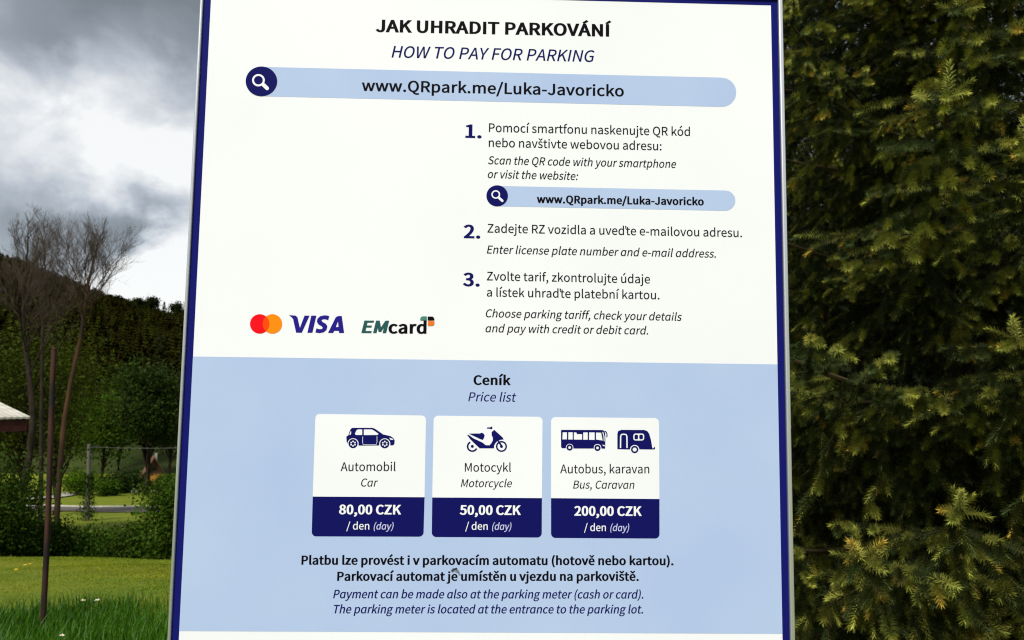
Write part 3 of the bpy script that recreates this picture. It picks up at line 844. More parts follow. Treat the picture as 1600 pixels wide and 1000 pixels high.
def ground_material():
    m = noisy('meadow', (0.085, 0.135, 0.005), (0.165, 0.172, 0.010), 0.9, 0.85, spec=0.15, lo=0.3, hi=0.7, stretch=(0.5, 1.3, 1))
    nt = m.node_tree
    b = nt.nodes['Principled BSDF']
    ramp = [n for n in nt.nodes if n.type == 'VALTORGB'][0]
    tc = [n for n in nt.nodes if n.type == 'TEX_COORD'][0]
    n2 = nt.nodes.new('ShaderNodeTexNoise')
    n2.inputs['Scale'].default_value = 60
    n2.inputs['Detail'].default_value = 6
    nt.links.new(tc.outputs['Object'], n2.inputs['Vector'])
    r2 = nt.nodes.new('ShaderNodeMapRange')
    r2.inputs['From Min'].default_value = 0.3
    r2.inputs['From Max'].default_value = 0.7
    r2.inputs['To Min'].default_value = 0.72
    r2.inputs['To Max'].default_value = 1.2
    nt.links.new(n2.outputs['Fac'], r2.inputs['Value'])
    mx = nt.nodes.new('ShaderNodeMix')
    mx.data_type = 'RGBA'
    mx.blend_type = 'MULTIPLY'
    mx.inputs[0].default_value = 1
    nt.links.new(ramp.outputs['Color'], mx.inputs[6])
    nt.links.new(r2.outputs['Result'], mx.inputs[7])
    nt.links.new(mx.outputs[2], b.inputs['Base Color'])
    bp_ = nt.nodes.new('ShaderNodeBump')
    bp_.inputs['Strength'].default_value = 0.6
    bp_.inputs['Distance'].default_value = 0.03
    nt.links.new(n2.outputs['Fac'], bp_.inputs['Height'])
    nt.links.new(bp_.outputs[0], b.inputs['Normal'])
    return m
M_MEADOW = ground_material()
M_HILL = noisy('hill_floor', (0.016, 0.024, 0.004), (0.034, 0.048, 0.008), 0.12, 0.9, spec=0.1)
M_ROAD = noisy('asphalt', (0.075, 0.066, 0.056), (0.11, 0.098, 0.084), 3.0, 0.85, spec=0.2)
M_KERB = noisy('pale_kerb', (0.40, 0.38, 0.32), (0.52, 0.49, 0.42), 2.0, 0.85, spec=0.2)
M_GRAVEL = noisy('pale_gravel', (0.26, 0.24, 0.20), (0.40, 0.37, 0.32), 6.0, 0.9, spec=0.15)
ys = np.r_[np.linspace(-60, 0, 25), np.linspace(0.5, 20, 60), np.linspace(20.7, 106, 100)]
xs = np.r_[-900, -500, np.linspace(-300, -70, 40), np.linspace(-66, -20, 50), np.linspace(-19.4, 12, 70), np.linspace(14, 60, 30), np.linspace(80, 300, 12), 600, 900]
tag(sheet('ground', xs, ys, M_MEADOW), kind='structure')
ys = np.r_[np.linspace(104.5, 460, 110), np.linspace(470, 900, 12)]
xs = np.r_[-1400, -1000, np.linspace(-700, -40, 150), np.linspace(-30, 500, 30), 900, 1400]
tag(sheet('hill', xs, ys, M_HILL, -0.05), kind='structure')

def ribbon(name, pts, half, mat, dz, kind='structure'):
    mb = MB()
    P = np.array(pts, float)
    T = np.gradient(P, axis=0); T /= np.linalg.norm(T, axis=1)[:, None]
    Nn = np.c_[-T[:, 1], T[:, 0]] * half
    A, B = P + Nn, P - Nn
    V = np.r_[np.c_[A, gz(A[:, 0], A[:, 1]) + dz], np.c_[B, gz(B[:, 0], B[:, 1]) + dz]]
    n = len(P)
    mb.add(V, [(i, i + n, i + n + 1, i + 1)[::-1] for i in range(n - 1)])
    o = mb.build(name, mat, None, True)
    return tag(o, kind=kind)
RY = 63.5
rx = np.linspace(-160, 120, 141)
ribbon('road', np.c_[rx, np.full_like(rx, RY)], 2.6, M_ROAD, 0.06)
kb = MB()
for yk in (RY + 2.75,):
    zk = gz(rx, np.full_like(rx, yk))
    kb.add(np.r_[np.c_[rx, np.full_like(rx, yk - 0.12), zk + 0.02], np.c_[rx, np.full_like(rx, yk - 0.12), zk + 0.16], np.c_[rx, np.full_like(rx, yk + 0.1), zk + 0.16], np.c_[rx, np.full_like(rx, yk + 0.1), zk - 0.1]],
           [(k * 141 + i, k * 141 + i + 1, (k + 1) * 141 + i + 1, (k + 1) * 141 + i) for k in range(3) for i in range(140)])
tag(kb.build('kerb', M_KERB), kind='structure')
a_, b_ = at(70, 774, 78), at(104, 762, 84)
c_ = at(150, 738, 96)
tt = np.linspace(0, 1, 24)
p0, p1, p2, p3 = (np.array(q[:2]) for q in (at(20, 779, 74), at(70, 773, 76), at(100, 764, 80), at(116, 752, 87)))
ribbon('path', [(1 - t) ** 3 * p0 + 3 * t * (1 - t) ** 2 * p1 + 3 * t * t * (1 - t) * p2 + t ** 3 * p3 for t in tt], 0.9, M_GRAVEL, 0.12)

# grass: long blades near the board, a short mown sward behind them
M_GRASS = leafy('grass_blade', (0.030, 0.098, 0.003), 0.5, 0.3, 0.25)
M_SWARD = leafy('mown_blade', (0.135, 0.185, 0.006), 0.6, 0.25, 0.15)
def blades(name, n, xr_, yr_, h, w, mat, lean, tint_lo, tint_hi, dens=None, patch=0.4):
    x = rng.uniform(*xr_, n); y = rng.uniform(*yr_, n)
    if dens is not None:
        k = rng.random(n) < dens(x, y)
        x, y = x[k], y[k]
    n = len(x)
    z = gz(x, y) - 0.01
    hh = h * rng.uniform(0.55, 1.25, n)
    az = rng.uniform(0, 2 * math.pi, n)
    ln = lean * hh * rng.uniform(0.1, 1, n)
    dx, dy = np.cos(az) * ln, np.sin(az) * ln
    pa = az + math.pi / 2 + rng.uniform(-0.7, 0.7, n)
    wx, wy = np.cos(pa) * w / 2, np.sin(pa) * w / 2
    B = np.stack([x, y, z], -1)
    O = np.zeros(n)
    v = np.stack([B + np.stack([-wx, -wy, O], -1), B + np.stack([wx, wy, O], -1),
                  B + np.stack([dx * .35 + wx * .8, dy * .35 + wy * .8, hh * .6], -1), B + np.stack([dx * .35 - wx * .8, dy * .35 - wy * .8, hh * .6], -1),
                  B + np.stack([dx, dy, hh * np.sqrt(np.maximum(1 - 0.4 * lean ** 2, 0.3))], -1)], 1)
    i = np.arange(n)[:, None] * 5
    mb = MB()
    t = rng.uniform(0, 1, (n, 1)) ** 1.3
    T = np.array(tint_lo) * (1 - t) + np.array(tint_hi) * t
    nz = bumps(x, y, 0.8, 5)[:, None]
    T = T * (1 + 0.12 * nz)
    big = np.clip(bumps(x * .6, y * 1.5, 1.3, 7), -1.3, 1.3)[:, None] * patch
    T = T * np.c_[1 + .22 * big, 1 + .04 * big, 1 - .1 * big]
    mb.add(v.reshape(-1, 3), np.c_[i, i + 1, i + 2, i + 3], 0, np.repeat(T, 5, 0))
    V0 = mb.n
    mb.f.append(np.c_[i + 3, i + 2, i + 4]); mb.m.append(np.zeros(n, int))
    return tag(mb.build(name, mat), kind='stuff')
blades('long_grass', 70000, (-5.2, 2.6), (2.4, 4.75), 0.155, 0.0052, M_GRASS, 0.55, (0.85, 0.95, 0.6), (1.9, 1.65, 1.2), lambda x, y: smooth(4.75, 4.2, y + 0.25 * bumps(x, y, 0.5, 4)) * smooth(2.0, 2.8, y) * (1 - 0.75 * smooth(0.1, 0.6, x) ))
blades('mown_grass', 170000, (-9.5, -0.4), (4.1, 10.6), 0.024, 0.0055, M_SWARD, 0.8, (0.8, 0.9, 0.7), (1.5, 1.25, 1.0), None, 1.0)

M_PETAL = principled('white_petal', (0.75, 0.75, 0.68), 0.6)
M_STEM = principled('flower_stem', (0.05, 0.10, 0.01), 0.6)
M_EYE = principled('yellow_floret', (0.7, 0.45, 0.02), 0.6)
def flower(px, py, y, label, petal, r=0.014, group='small white flowers in the grass'):
    p_ = at(px, py, y)
    z0 = gz1(p_.x, p_.y)
    root = empty('meadow_flower', (p_.x, p_.y, z0), random.uniform(0, 6))
    tag(root, label, 'flower', group)
    h = max(p_.z - z0, 0.05)
    s = MB(); s.tube([(0, 0, 0), (0.004, 0, h * .5), (0, 0, h)], [0.0016, 0.0014, 0.0012], 5)
    s.build('stem', M_STEM, root)
    f = MB()
    n = 11
    for k in range(n):
        a = k / n * 2 * math.pi
        c_, s_ = math.cos(a), math.sin(a)
        tl = random.uniform(0.0, 0.5)
        f.add([(c_ * .2 * r, s_ * .2 * r, h), (c_ * .7 * r - s_ * .25 * r, s_ * .7 * r + c_ * .25 * r, h + tl * r), (c_ * r * 1.1, s_ * r * 1.1, h + tl * r), (c_ * .7 * r + s_ * .25 * r, s_ * .7 * r - c_ * .25 * r, h + tl * r)], [(0, 3, 2, 1)])
    f.build('petals', petal, root)
    e = MB(); e.tube([(0, 0, h - 0.002), (0, 0, h + 0.003), (0, 0, h + 0.005)], [r * .35, r * .4, r * .15], 8)
    e.build('flower_head', M_EYE, root)
flower(130, 938, 4.1, 'left one of two small white daisies side by side above the long grass', M_PETAL)
flower(151.5, 938.5, 4.1, 'right one of two small white daisies side by side above the long grass', M_PETAL, 0.016)
flower(97, 993, 3.3, 'lone white daisy low in the dark long grass near the foot of the rusty pole', M_PETAL, 0.013)
M_DANDELION = principled('dandelion_petal', (0.75, 0.50, 0.02), 0.6)
for px, py, y in ((38, 897, 7.6), (46, 893, 7.9), (24, 905, 7.0)):
    flower(px, py, y, 'one of the tiny yellow dandelions in the mown lawn left of the rusty pole', M_DANDELION, 0.018, 'yellow dandelions in the mown lawn')
# ------------------------------------------------------------------ spruce beside the board
M_NEEDLE = leafy('spruce_needle', (0.132, 0.148, 0.042), 0.6, 0.15, 0.12)
M_BARK = noisy('spruce_bark', (0.035, 0.022, 0.014), (0.075, 0.05, 0.033), 14, 0.9, spec=0.1, bump=0.5, stretch=(1, 1, 0.3))
M_TWIG = principled('spruce_twig', (0.045, 0.034, 0.014), 0.8, spec=0.15)

def frames(d):                  # two unit vectors perpendicular to each row of d
    a = np.where(np.abs(d[:, 2:3]) < 0.9, np.array([[0, 0, 1.0]]), np.array([[1.0, 0, 0]]))
    u = np.cross(d, a); u /= np.linalg.norm(u, axis=1)[:, None]
    return u, np.cross(d, u)

def needles(mb, P0, P1, bend, n_per, length, width, tint, tip, r_, mi=0):
    """shoots P0->P1 (rows), each set with needles all round"""
    S = len(P0)
    t = (np.arange(n_per) + r_.uniform(0, 1, (S, n_per))) / n_per
    A = P1 - P0
    L = np.linalg.norm(A, axis=1)[:, None]
    D = A / L
    U, V = frames(D)
    base = P0[:, None] + A[:, None] * t[..., None] + bend[:, None] * (t * (1 - t))[..., None]
    ph = np.arange(n_per) * 2.39996 + r_.uniform(0, 6.28, (S, 1)) + r_.uniform(-.3, .3, (S, n_per))
    rad = U[:, None] * np.cos(ph)[..., None] + V[:, None] * np.sin(ph)[..., None]
    fw = 0.34 + 0.5 * t ** 4
    nd = rad * (1.05 - 0.6 * t ** 5)[..., None] + D[:, None] * fw[..., None]
    nd /= np.linalg.norm(nd, axis=2)[..., None]
    ln = length * r_.uniform(0.75, 1.15, (S, n_per)) * (0.75 + 0.35 * np.sin(np.pi * np.clip(t * .9 + .1, 0, 1)))
    side = np.cross(nd, rad + 0.3 * D[:, None]); side /= np.linalg.norm(side, axis=2)[..., None] + 1e-9
    b0 = base + rad * 0.001
    v = np.stack([b0 - side * width * .5, b0 + side * width * .5, b0 + nd * ln[..., None]], 2).reshape(-1, 3)
    T = tint[:, None] * np.ones((S, n_per, 1)) * r_.uniform(0.75, 1.25, (S, n_per, 1))
    k = t[..., None] ** 2 * 0.9
    T = T * (1 - k) + T * tip[:, None] * k
    F = np.arange(S * n_per * 3).reshape(-1, 3)
    mb.add(v, F, mi, np.repeat(T.reshape(-1, 3), 3, 0))

def spruce_branch(seed, L, hang=0.5, dens=1.0):
    r_ = np.random.default_rng(seed)
    mb = MB()
    s = np.linspace(0, 1, 14)
    ax = np.stack([s * L, 0.10 * L * np.sin(s * 2.2 + seed), L * (-0.30 * s + 0.26 * s ** 2.4)], -1)
    mb.tube(ax, 0.016 * (1 - s) ** 0.8 * L / 2 + 0.003, 6, 1)
    def axp(u): return np.array([np.interp(u, s, ax[:, k]) for k in range(3)])
    P0, P1, BD, TI, TP = [], [], [], [], []
    def shoot(p, d, l, age, droop=0.25):
        d = d / np.linalg.norm(d)
        P0.append(p); P1.append(p + d * l)
        BD.append(np.array([0, 0, droop * l * r_.uniform(-.4, 1.2)]))
        young = r_.random() < age
        g = r_.uniform(0.7, 1.3)
        TI.append(np.array([1.6, 1.5, 0.95]) * g if young else np.array([0.36, 0.43, 0.45]) * g)
        x = r_.random()
        TP.append(np.array([1.6, 1.55, 1.4]) if x < 0.5 else (np.array([2.0, 1.25, 1.0]) if x < 0.62 else np.array([1.0, 1.05, 1.0])))
    n = int(L / 0.042 * dens)
    for i in range(n):
        u = 0.10 + 0.88 * (i + r_.random()) / n
        p = axp(u)
        fwd = axp(min(u + .03, 1)) - axp(u - .03); fwd /= np.linalg.norm(fwd)
        sd = 1 if i % 2 else -1
        lat = np.array([-fwd[1], fwd[0], 0]) * sd
        roll = r_.uniform(-0.5, 0.25)
        if r_.random() < 0.25 + hang * 0.35: roll = r_.uniform(-2.4, -0.8)
        d = fwd * r_.uniform(.45, .9) + lat * max(0.15, 1 - 0.3 * abs(roll)) + np.array([0, 0, roll])
        d /= np.linalg.norm(d)
        l = (0.13 + 0.52 * (1 - u) ** 0.7 * min(1, 4 * u + .3)) * r_.uniform(.55, 1.15) * min(1.0, L / 1.6 + .15)
        q = np.linspace(0, 1, 6)
        dr = np.array([0, 0, -0.35 * l * hang - 0.05 * l]) + r_.normal(0, .16 * l, 3)
        tw = p + d * (q[:, None] * l) + dr * (q[:, None] ** 2) + fwd * (0.15 * l * q[:, None] ** 2)
        mb.tube(tw, 0.0022 * (1 - q) + 0.0008, 4, 1, cap=False)
        m = max(1, int(l / 0.042 * dens))
        for k in range(m):
            c = (k + r_.random() * .7) / m
            if c < 0.12 and u < 0.5: continue
            pc = np.array([np.interp(c, q, tw[:, z]) for z in range(3)])
            td = np.array([np.interp(min(c + .1, 1), q, tw[:, z]) - np.interp(max(c - .1, 0), q, tw[:, z]) for z in range(3)])
            td /= np.linalg.norm(td) + 1e-9
            la = np.cross(td, [0, 0, 1]); la /= np.linalg.norm(la) + 1e-9
            sgn = 1 if k % 2 else -1
            dd = td * r_.uniform(.5, .95) + la * sgn * r_.uniform(.5, .9) + np.array([0, 0, r_.uniform(-.75, .15) - 0.35 * hang])
            shoot(pc, dd, r_.uniform(.038, .078) * (1.15 - .3 * c), 0.22 + 0.5 * u * c)
        shoot(tw[-2], tw[-1] - tw[-3], r_.uniform(.045, .085), 0.35 + 0.5 * u)
        for k in range(5):      # the twig's own needles
            a, b = tw[k], tw[k + 1]
            shoot(a, b - a, float(np.linalg.norm(b - a)), 0.12 + .2 * u, 0)
    # leader and the star of shoots round it
    tip = ax[-1]; fd = ax[-1] - ax[-3]; fd = fd / np.linalg.norm(fd) + np.array([0, 0, 0.45]); fd /= np.linalg.norm(fd)
    shoot(tip - fd * .02, fd, r_.uniform(.08, .12), 1.0, 0)
    u_, v_ = frames(fd[None])
    for k in range(5):
        a = k / 5 * 6.283 + r_.uniform(-.3, .3)
        shoot(tip - fd * .015, fd * .45 + u_[0] * math.cos(a) + v_[0] * math.sin(a), r_.uniform(.05, .08), 0.9)
    P0, P1, BD, TI, TP = (np.array(z) for z in (P0, P1, BD, TI, TP))
    needles(mb, P0, P1, BD, 88, 0.0205, 0.0042, TI, TP, r_)
    return mb.mesh('branch', [M_NEEDLE, M_TWIG])

SPX, SPY = 3.05, 3.75
SPZ = gz1(SPX, SPY)
spruce = empty('spruce_tree', (SPX, SPY, SPZ))
tag(spruce, 'dense dark green spruce with hanging yellow tipped shoots close beside the payment board', 'tree')
tr = MB()
zz = np.linspace(-0.1, 13, 30)
tr.tube(np.c_[0.03 * np.sin(zz), 0.03 * np.cos(zz * .8), zz], 0.19 * (1 - zz / 13.6) + 0.008, 14, 0)
tr.build('trunk', M_BARK, spruce, True)
PROTO = [(spruce_branch(11 + k, Lk, hk, 1.0), Lk) for k, (Lk, hk) in enumerate([(2.0, .55), (1.9, .9), (1.75, .4), (2.1, .7), (1.5, .6), (1.6, .95)])]
def place_branch(z, az, length, pitch, roll, k):
    me, L0 = PROTO[k % len(PROTO)]
    o = link('branch', me, spruce)
    s = length / L0
    o.location = (0.03 * math.sin(z), 0.03 * math.cos(z * .8), z)
    o.rotation_euler = (Matrix.Rotation(az, 4, 'Z') @ Matrix.Rotation(-pitch, 4, 'Y') @ Matrix.Rotation(roll, 4, 'X')).to_euler()
    o.scale = (s, s, s)
rb = random.Random(5)
face = math.atan2(CAM.y - SPY, CAM.x - SPX)      # the lit, open side of the tree carries more limbs
nb, zc_, turn = 0, 0.25, 0.0
while nb < 100 and zc_ < 12.6:
    if zc_ < 4.9: offs = [-1.35, -1.0, -0.68, -0.38, -0.1, 0.18, 0.46, 0.76, 1.08, 1.45, 2.3, -2.3]
    else: offs = [-2.2, -1.0, 0.0, 1.0, 2.2]
    for a in offs:
        if nb >= 100: break
        ln = 2.75 * (1 - zc_ / 13.8) * rb.uniform(.82, 1.08) + 0.1
        place_branch(zc_ + rb.uniform(-.07, .07), face + a + turn + rb.uniform(-.15, .15), ln, rb.uniform(-.03, .12) + 0.035 * zc_, rb.uniform(-.16, .16), rb.randrange(6))
        nb += 1
    turn = 0.18 if turn <= 0 else -0.18
    zc_ += 0.68 if zc_ < 4.9 else 1.5
# old sprays round the trunk, their tint darkened to paint shade into gaps
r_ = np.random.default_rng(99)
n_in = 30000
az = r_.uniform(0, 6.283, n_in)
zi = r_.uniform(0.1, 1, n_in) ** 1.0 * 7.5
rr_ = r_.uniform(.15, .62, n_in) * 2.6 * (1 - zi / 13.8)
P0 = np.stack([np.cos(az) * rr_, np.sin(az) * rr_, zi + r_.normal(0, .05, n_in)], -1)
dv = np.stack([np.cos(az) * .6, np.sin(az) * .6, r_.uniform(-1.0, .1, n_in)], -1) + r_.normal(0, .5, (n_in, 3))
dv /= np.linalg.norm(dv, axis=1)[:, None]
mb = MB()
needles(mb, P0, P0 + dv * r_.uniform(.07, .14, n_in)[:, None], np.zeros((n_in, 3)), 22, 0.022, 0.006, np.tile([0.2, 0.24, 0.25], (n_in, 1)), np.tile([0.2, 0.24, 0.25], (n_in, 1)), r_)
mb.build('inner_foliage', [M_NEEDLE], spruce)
print('spruce branches', nb, 'faces', [len(m.polygons) for m, _ in PROTO])

# more spruces, added behind it to block sky showing through its gaps
def copy_tree(o, loc, rz, s, label):
    c = o.copy(); C.objects.link(c)
    c.location = loc; c.rotation_euler = (0, 0, rz); c.scale = (s, s, s)
    c['label'] = label
    for ch in o.children:
        d = ch.copy(); C.objects.link(d); d.parent = c
for x, y, rz, s_, lab in ((3.6, 8.2, 2.6, 1.0, 'spruce added behind the near spruce to block sky gaps, towards the board'), (7.4, 7.2, 4.1, 1.05, 'spruce added behind the near spruce to block sky gaps, on its far side'), (6.3, 10.6, 0.7, 1.1, 'farthest spruce added to block sky gaps, between the two other added spruces')):
    copy_tree(spruce, (x, y, gz1(x, y)), rz, s_, lab)
# ------------------------------------------------------------------ trees, shrubs and things down the valley
M_LEAF = leafy('leaf', (0.055, 0.080, 0.009), 0.6, 0.3, 0.06)
M_DARKBARK = noisy('dark_bark', (0.012, 0.009, 0.006), (0.03, 0.022, 0.015), 9, 0.9, spec=0.1, stretch=(1, 1, .3))
M_WARMBARK = noisy('warm_bark', (0.020, 0.014, 0.009), (0.070, 0.036, 0.017), 2.5, 0.9, spec=0.1, stretch=(1, 1, .3))
M_GREYTWIG = principled('grey_twig', (0.062, 0.048, 0.036), 0.95, spec=0.0)
M_FARNEEDLE = leafy('far_needle', (0.017, 0.0205, 0.006), 0.9, 0.0, 0.0)

def leaf_quads(mb, centres, size, r_, tint, mi=0, up=0.3, aspect=0.6):
    n = len(centres)
    d = r_.normal(0, 1, (n, 3)); d /= np.linalg.norm(d, axis=1)[:, None]
    nn = r_.normal(0, 1, (n, 3)) + np.array([0, 0, up * 3]); nn -= d * np.sum(nn * d, 1)[:, None]
    nn /= np.linalg.norm(nn, axis=1)[:, None]
    sd = np.cross(nn, d)
    L = size * r_.uniform(.45, 1.45, (n, 1))
    c = centres
    v = np.stack([c - d * L * .5, c + sd * L * aspect * .5 + nn * L * .08, c + d * L * .5, c - sd * L * aspect * .5 + nn * L * .08], 1)
    i = np.arange(n)[:, None] * 4
    mb.add(v.reshape(-1, 3), np.c_[i, i + 1, i + 2, i + 3], mi, np.repeat(tint, 4, 0))

def crown_points(r_, clumps, per, spread):
    c = np.repeat(clumps, per, 0)
    return c + r_.normal(0, 1, c.shape) * np.array([spread, spread, spread * .7])

def broadleaf(name, base, h, rx_, trunk_h, seed, tint, label, cat='tree', group=None, clumps=60, per=90, leaf=0.25, bark=None, trunk_r=None, ry_=None, low=0.0, var=0.35):
    r_ = np.random.default_rng(seed)
    ry_ = ry_ or rx_
    root = empty(name, base)
    tag(root, label, cat, group)
    ch = h - trunk_h * (1 - low)
    cz = h - ch / 2
    d = r_.normal(0, 1, (clumps, 3)); d /= np.linalg.norm(d, axis=1)[:, None]
    rad = r_.uniform(.25, 1, (clumps, 1)) ** .55
    lump = 1 + 0.22 * np.sin(3 * np.arctan2(d[:, 1:2], d[:, 0:1]) + seed) * np.cos(2.4 * d[:, 2:3] + seed)
    cl = d * rad * lump * np.array([rx_, ry_, ch / 2]) * .88 + np.array([0, 0, cz])
    cl[:, 2] = np.maximum(cl[:, 2], 0.12 * h * (trunk_h > 0) + 0.05)
    tr = trunk_r or h * .017
    t = MB()
    top = np.array([0, 0, cz + ch * .2])
    zz = np.linspace(-.25, 1, 8)
    t.tube(np.c_[r_.normal(0, .006 * h, 8) * (zz > .1), r_.normal(0, .006 * h, 8) * (zz > .1), np.where(zz < 0, -.25, zz * top[2])], tr * (1 - .75 * np.clip(zz, 0, 1)), 8, 0)
    for c in cl[:min(len(cl), 26)]:
        s0 = np.array([0, 0, max(.15, r_.uniform(.25, .8)) * min(c[2], top[2])])
        mid = (s0 + c) / 2 + r_.normal(0, .05 * h, 3) * .4
        t.tube([s0, mid, c], [tr * .38, tr * .24, tr * .08], 5, 0)
    t.build('trunk', bark or M_DARKBARK, root, True)
    f = MB()
    pts = crown_points(r_, cl, per, max(rx_, ch * .5) * 2.1 / clumps ** (1 / 3) * .42)
    pts[:, 2] = np.maximum(pts[:, 2], 0.03)
    k = np.repeat(r_.uniform(1 - var, 1 + var, (clumps, 1)), per, 0) * r_.uniform(.7, 1.3, (len(pts), 1))
    hue = np.repeat(r_.uniform(-.12, .12, (clumps, 1)), per, 0)
    T = np.array(tint) * k * np.c_[1 + hue, np.ones(len(hue)), 1 - hue]
    leaf_quads(f, pts, leaf, r_, T)
    f.build('crown', M_LEAF, root)
    return root

def conifer_mesh_arrays(seed, h, r0, levels=9, per=9, seg_tint=(1, 1, 1)):
    """a spruce or pine seen from afar: whorls of drooping ragged sprays"""
    r_ = np.random.default_rng(seed)
    V, F, T = [], [], []
    n = 0
    for l in range(levels):
        u = (l + .3 * r_.random()) / levels
        z = h * (.10 + .88 * u)
        rad = r0 * (1 - u) ** .85 * r_.uniform(.8, 1.15) + .03 * h * .3
        for k in range(per):
            a = k / per * 6.283 + r_.uniform(-.4, .4) + l
            R = rad * r_.uniform(.7, 1.15)
            w = R * r_.uniform(.28, .45)
            dz = -R * r_.uniform(.25, .6)
            c, s = math.cos(a), math.sin(a)
            p = [(0, 0, z + h * .04), (c * R * .55 - s * w, s * R * .55 + c * w, z + dz * .35), (c * R, s * R, z + dz), (c * R * .55 + s * w, s * R * .55 - c * w, z + dz * .35 - .02 * h)]
            V += p; F.append((n, n + 1, n + 2, n + 3)); n += 4
            g = r_.uniform(.8, 1.2)
            T += [np.array(seg_tint) * g] * 4
    return np.array(V), np.array(F), np.array(T)

def conifer(name, base, h, r0, seed, label, group=None, levels=16, per=12, tint=(1, 1, 1)):
    root = empty(name, base)
    tag(root, label, 'tree', group)
    t = MB(); t.tube([(0, 0, -.4), (0, 0, h * .5), (0, 0, h * .97)], [h * .016, h * .010, h * .002], 7)
    t.build('trunk', M_DARKBARK, root, True)
    V, F, T = conifer_mesh_arrays(seed, h, r0, levels, per, tint)
    r_ = np.random.default_rng(seed + 1)
    m = MB(); m.add(V, F, 0, T)
    pts = V.reshape(-1, 4, 3)
    w = r_.dirichlet([1, 1, 1.6, 1], (len(pts), 7))
    q = np.einsum('nkc,ncd->nkd', w, pts).reshape(-1, 3) + r_.normal(0, .012 * h, (len(pts) * 7, 3))
    leaf_quads(m, q, h * .05, r_, np.array(tint) * r_.uniform(.6, 1.5, (len(q), 1)), up=.1, aspect=.35)
    m.build('crown', M_FARNEEDLE, root)
    return root

def bare_tree(name, path, radii, seed, label, spread, n_limbs, limb_len, bark, group=None, start=.45, levels=3, tw=(0.012, 0.0018)):
    """leafless tree: trunk along path, limbs sweeping upward, then branches and fine twigs"""
    r_ = np.random.default_rng(seed)
    P = np.array(path, float)
    root = empty(name, P[0])
    tag(root, label, 'tree', group)
    P = P - P[0]
    t, w = MB(), MB()
    u = np.linspace(0, 1, len(P)); uu = np.linspace(0, 1, 16)
    Q = np.stack([np.interp(uu, u, P[:, k]) for k in range(3)], -1)
    R = np.interp(uu, np.linspace(0, 1, len(radii)), radii)
    t.tube(Q - np.array([0, 0, .3]) * (uu[:, None] < .01), R, 9)
    def limb(p, d, l, r, lev):
        n = 7
        pts, dd = [p], d / np.linalg.norm(d)
        for i in range(n - 1):
            dd = dd + r_.normal(0, .085, 3) + np.array([0, 0, .05])
            dd /= np.linalg.norm(dd)
            pts.append(pts[-1] + dd * l / (n - 1))
        pts = np.array(pts)
        (t if lev == 0 else w).tube(pts, np.linspace(r, max(r * .2, tw[1]), n), 6 if lev == 0 else (4 if lev == 1 else 3), cap=False)
        if lev < levels:
            m = {0: 10, 1: 7, 2: 5}[lev]
            for k in range(m):
                c = .22 + .78 * (k + r_.random()) / m
                q = np.array([np.interp(c * (n - 1), np.arange(n), pts[:, z]) for z in range(3)])
                i = min(int(c * (n - 1)), n - 2)
                ax = pts[i + 1] - pts[i]; ax /= np.linalg.norm(ax)
                sd = np.cross(ax, r_.normal(0, 1, 3)); sd /= np.linalg.norm(sd)
                limb(q, ax * r_.uniform(.8, 1.1) + sd * r_.uniform(.45, .9) + np.array([0, 0, .2]), l * r_.uniform(.35, .6) * (1.25 - .6 * c), max(r * .38, tw[1]), lev + 1)
    for k in range(n_limbs):
        c = start + (1 - start) * ((k + r_.random()) / n_limbs)
        q = np.array([np.interp(c, uu, Q[:, z]) for z in range(3)])
        a = k * 2.4 + r_.uniform(-.4, .4)
        el = r_.uniform(.75, 1.5) + .7 * c
        limb(q, np.array([math.cos(a) * spread, math.sin(a) * spread, el]), limb_len * r_.uniform(.7, 1.1) * (1.15 - .5 * (c - start)), np.interp(c, uu, R) * .34, 0)
    limb(Q[-1], Q[-1] - Q[-2], limb_len * .8, R[-1], 0)
    t.build('trunk', bark, root, True)
    w.build('twigs', M_GREYTWIG, root)
    return root

def foot(px, py, y):            # a spot on the land near a pixel's line of sight, at depth y
    p_ = at(px, py, y)
    return (p_.x, p_.y, gz1(p_.x, p_.y) - 0.05)
def rise(px, py, y):            # height of a pixel's line of sight above the land at depth y
    p_ = at(px, py, y)
    return p_.z - gz1(p_.x, p_.y)

# rusty pole at the edge of the long grass
pr = empty('rusty_pole', foot(66, 985, 4.0))
tag(pr, 'thin reddish brown rusty steel pole standing in the long grass', 'pole')
b0 = Vector(pr.location); tp = at(86, 546, 4.02)
M_RUSTY = noisy('rusty_steel', (0.014, 0.009, 0.007), (0.065, 0.024, 0.013), 11, 0.8, 0.1, 0.3, bump=0.4, lo=.4, hi=.62, stretch=(1, 1, .25))
m = MB()
q = np.linspace(0, 1, 12)[:, None]
line_ = np.array(tp - b0) * q + np.c_[0.006 * np.sin(q * 5), 0 * q, 0 * q]
m.tube(np.r_[[line_[0] - [0, 0, .3]], line_], np.r_[0.0175, np.linspace(0.0175, 0.016, 12)], 14)
m.build('shaft', M_RUSTY, pr, True)
m = MB()
m.tube([np.array(tp - b0) + [0, 0, .001], np.array(tp - b0) + [0, 0, .012]], [0.0185, 0.0175], 14)
m.build('cap', M_RUSTY, pr)

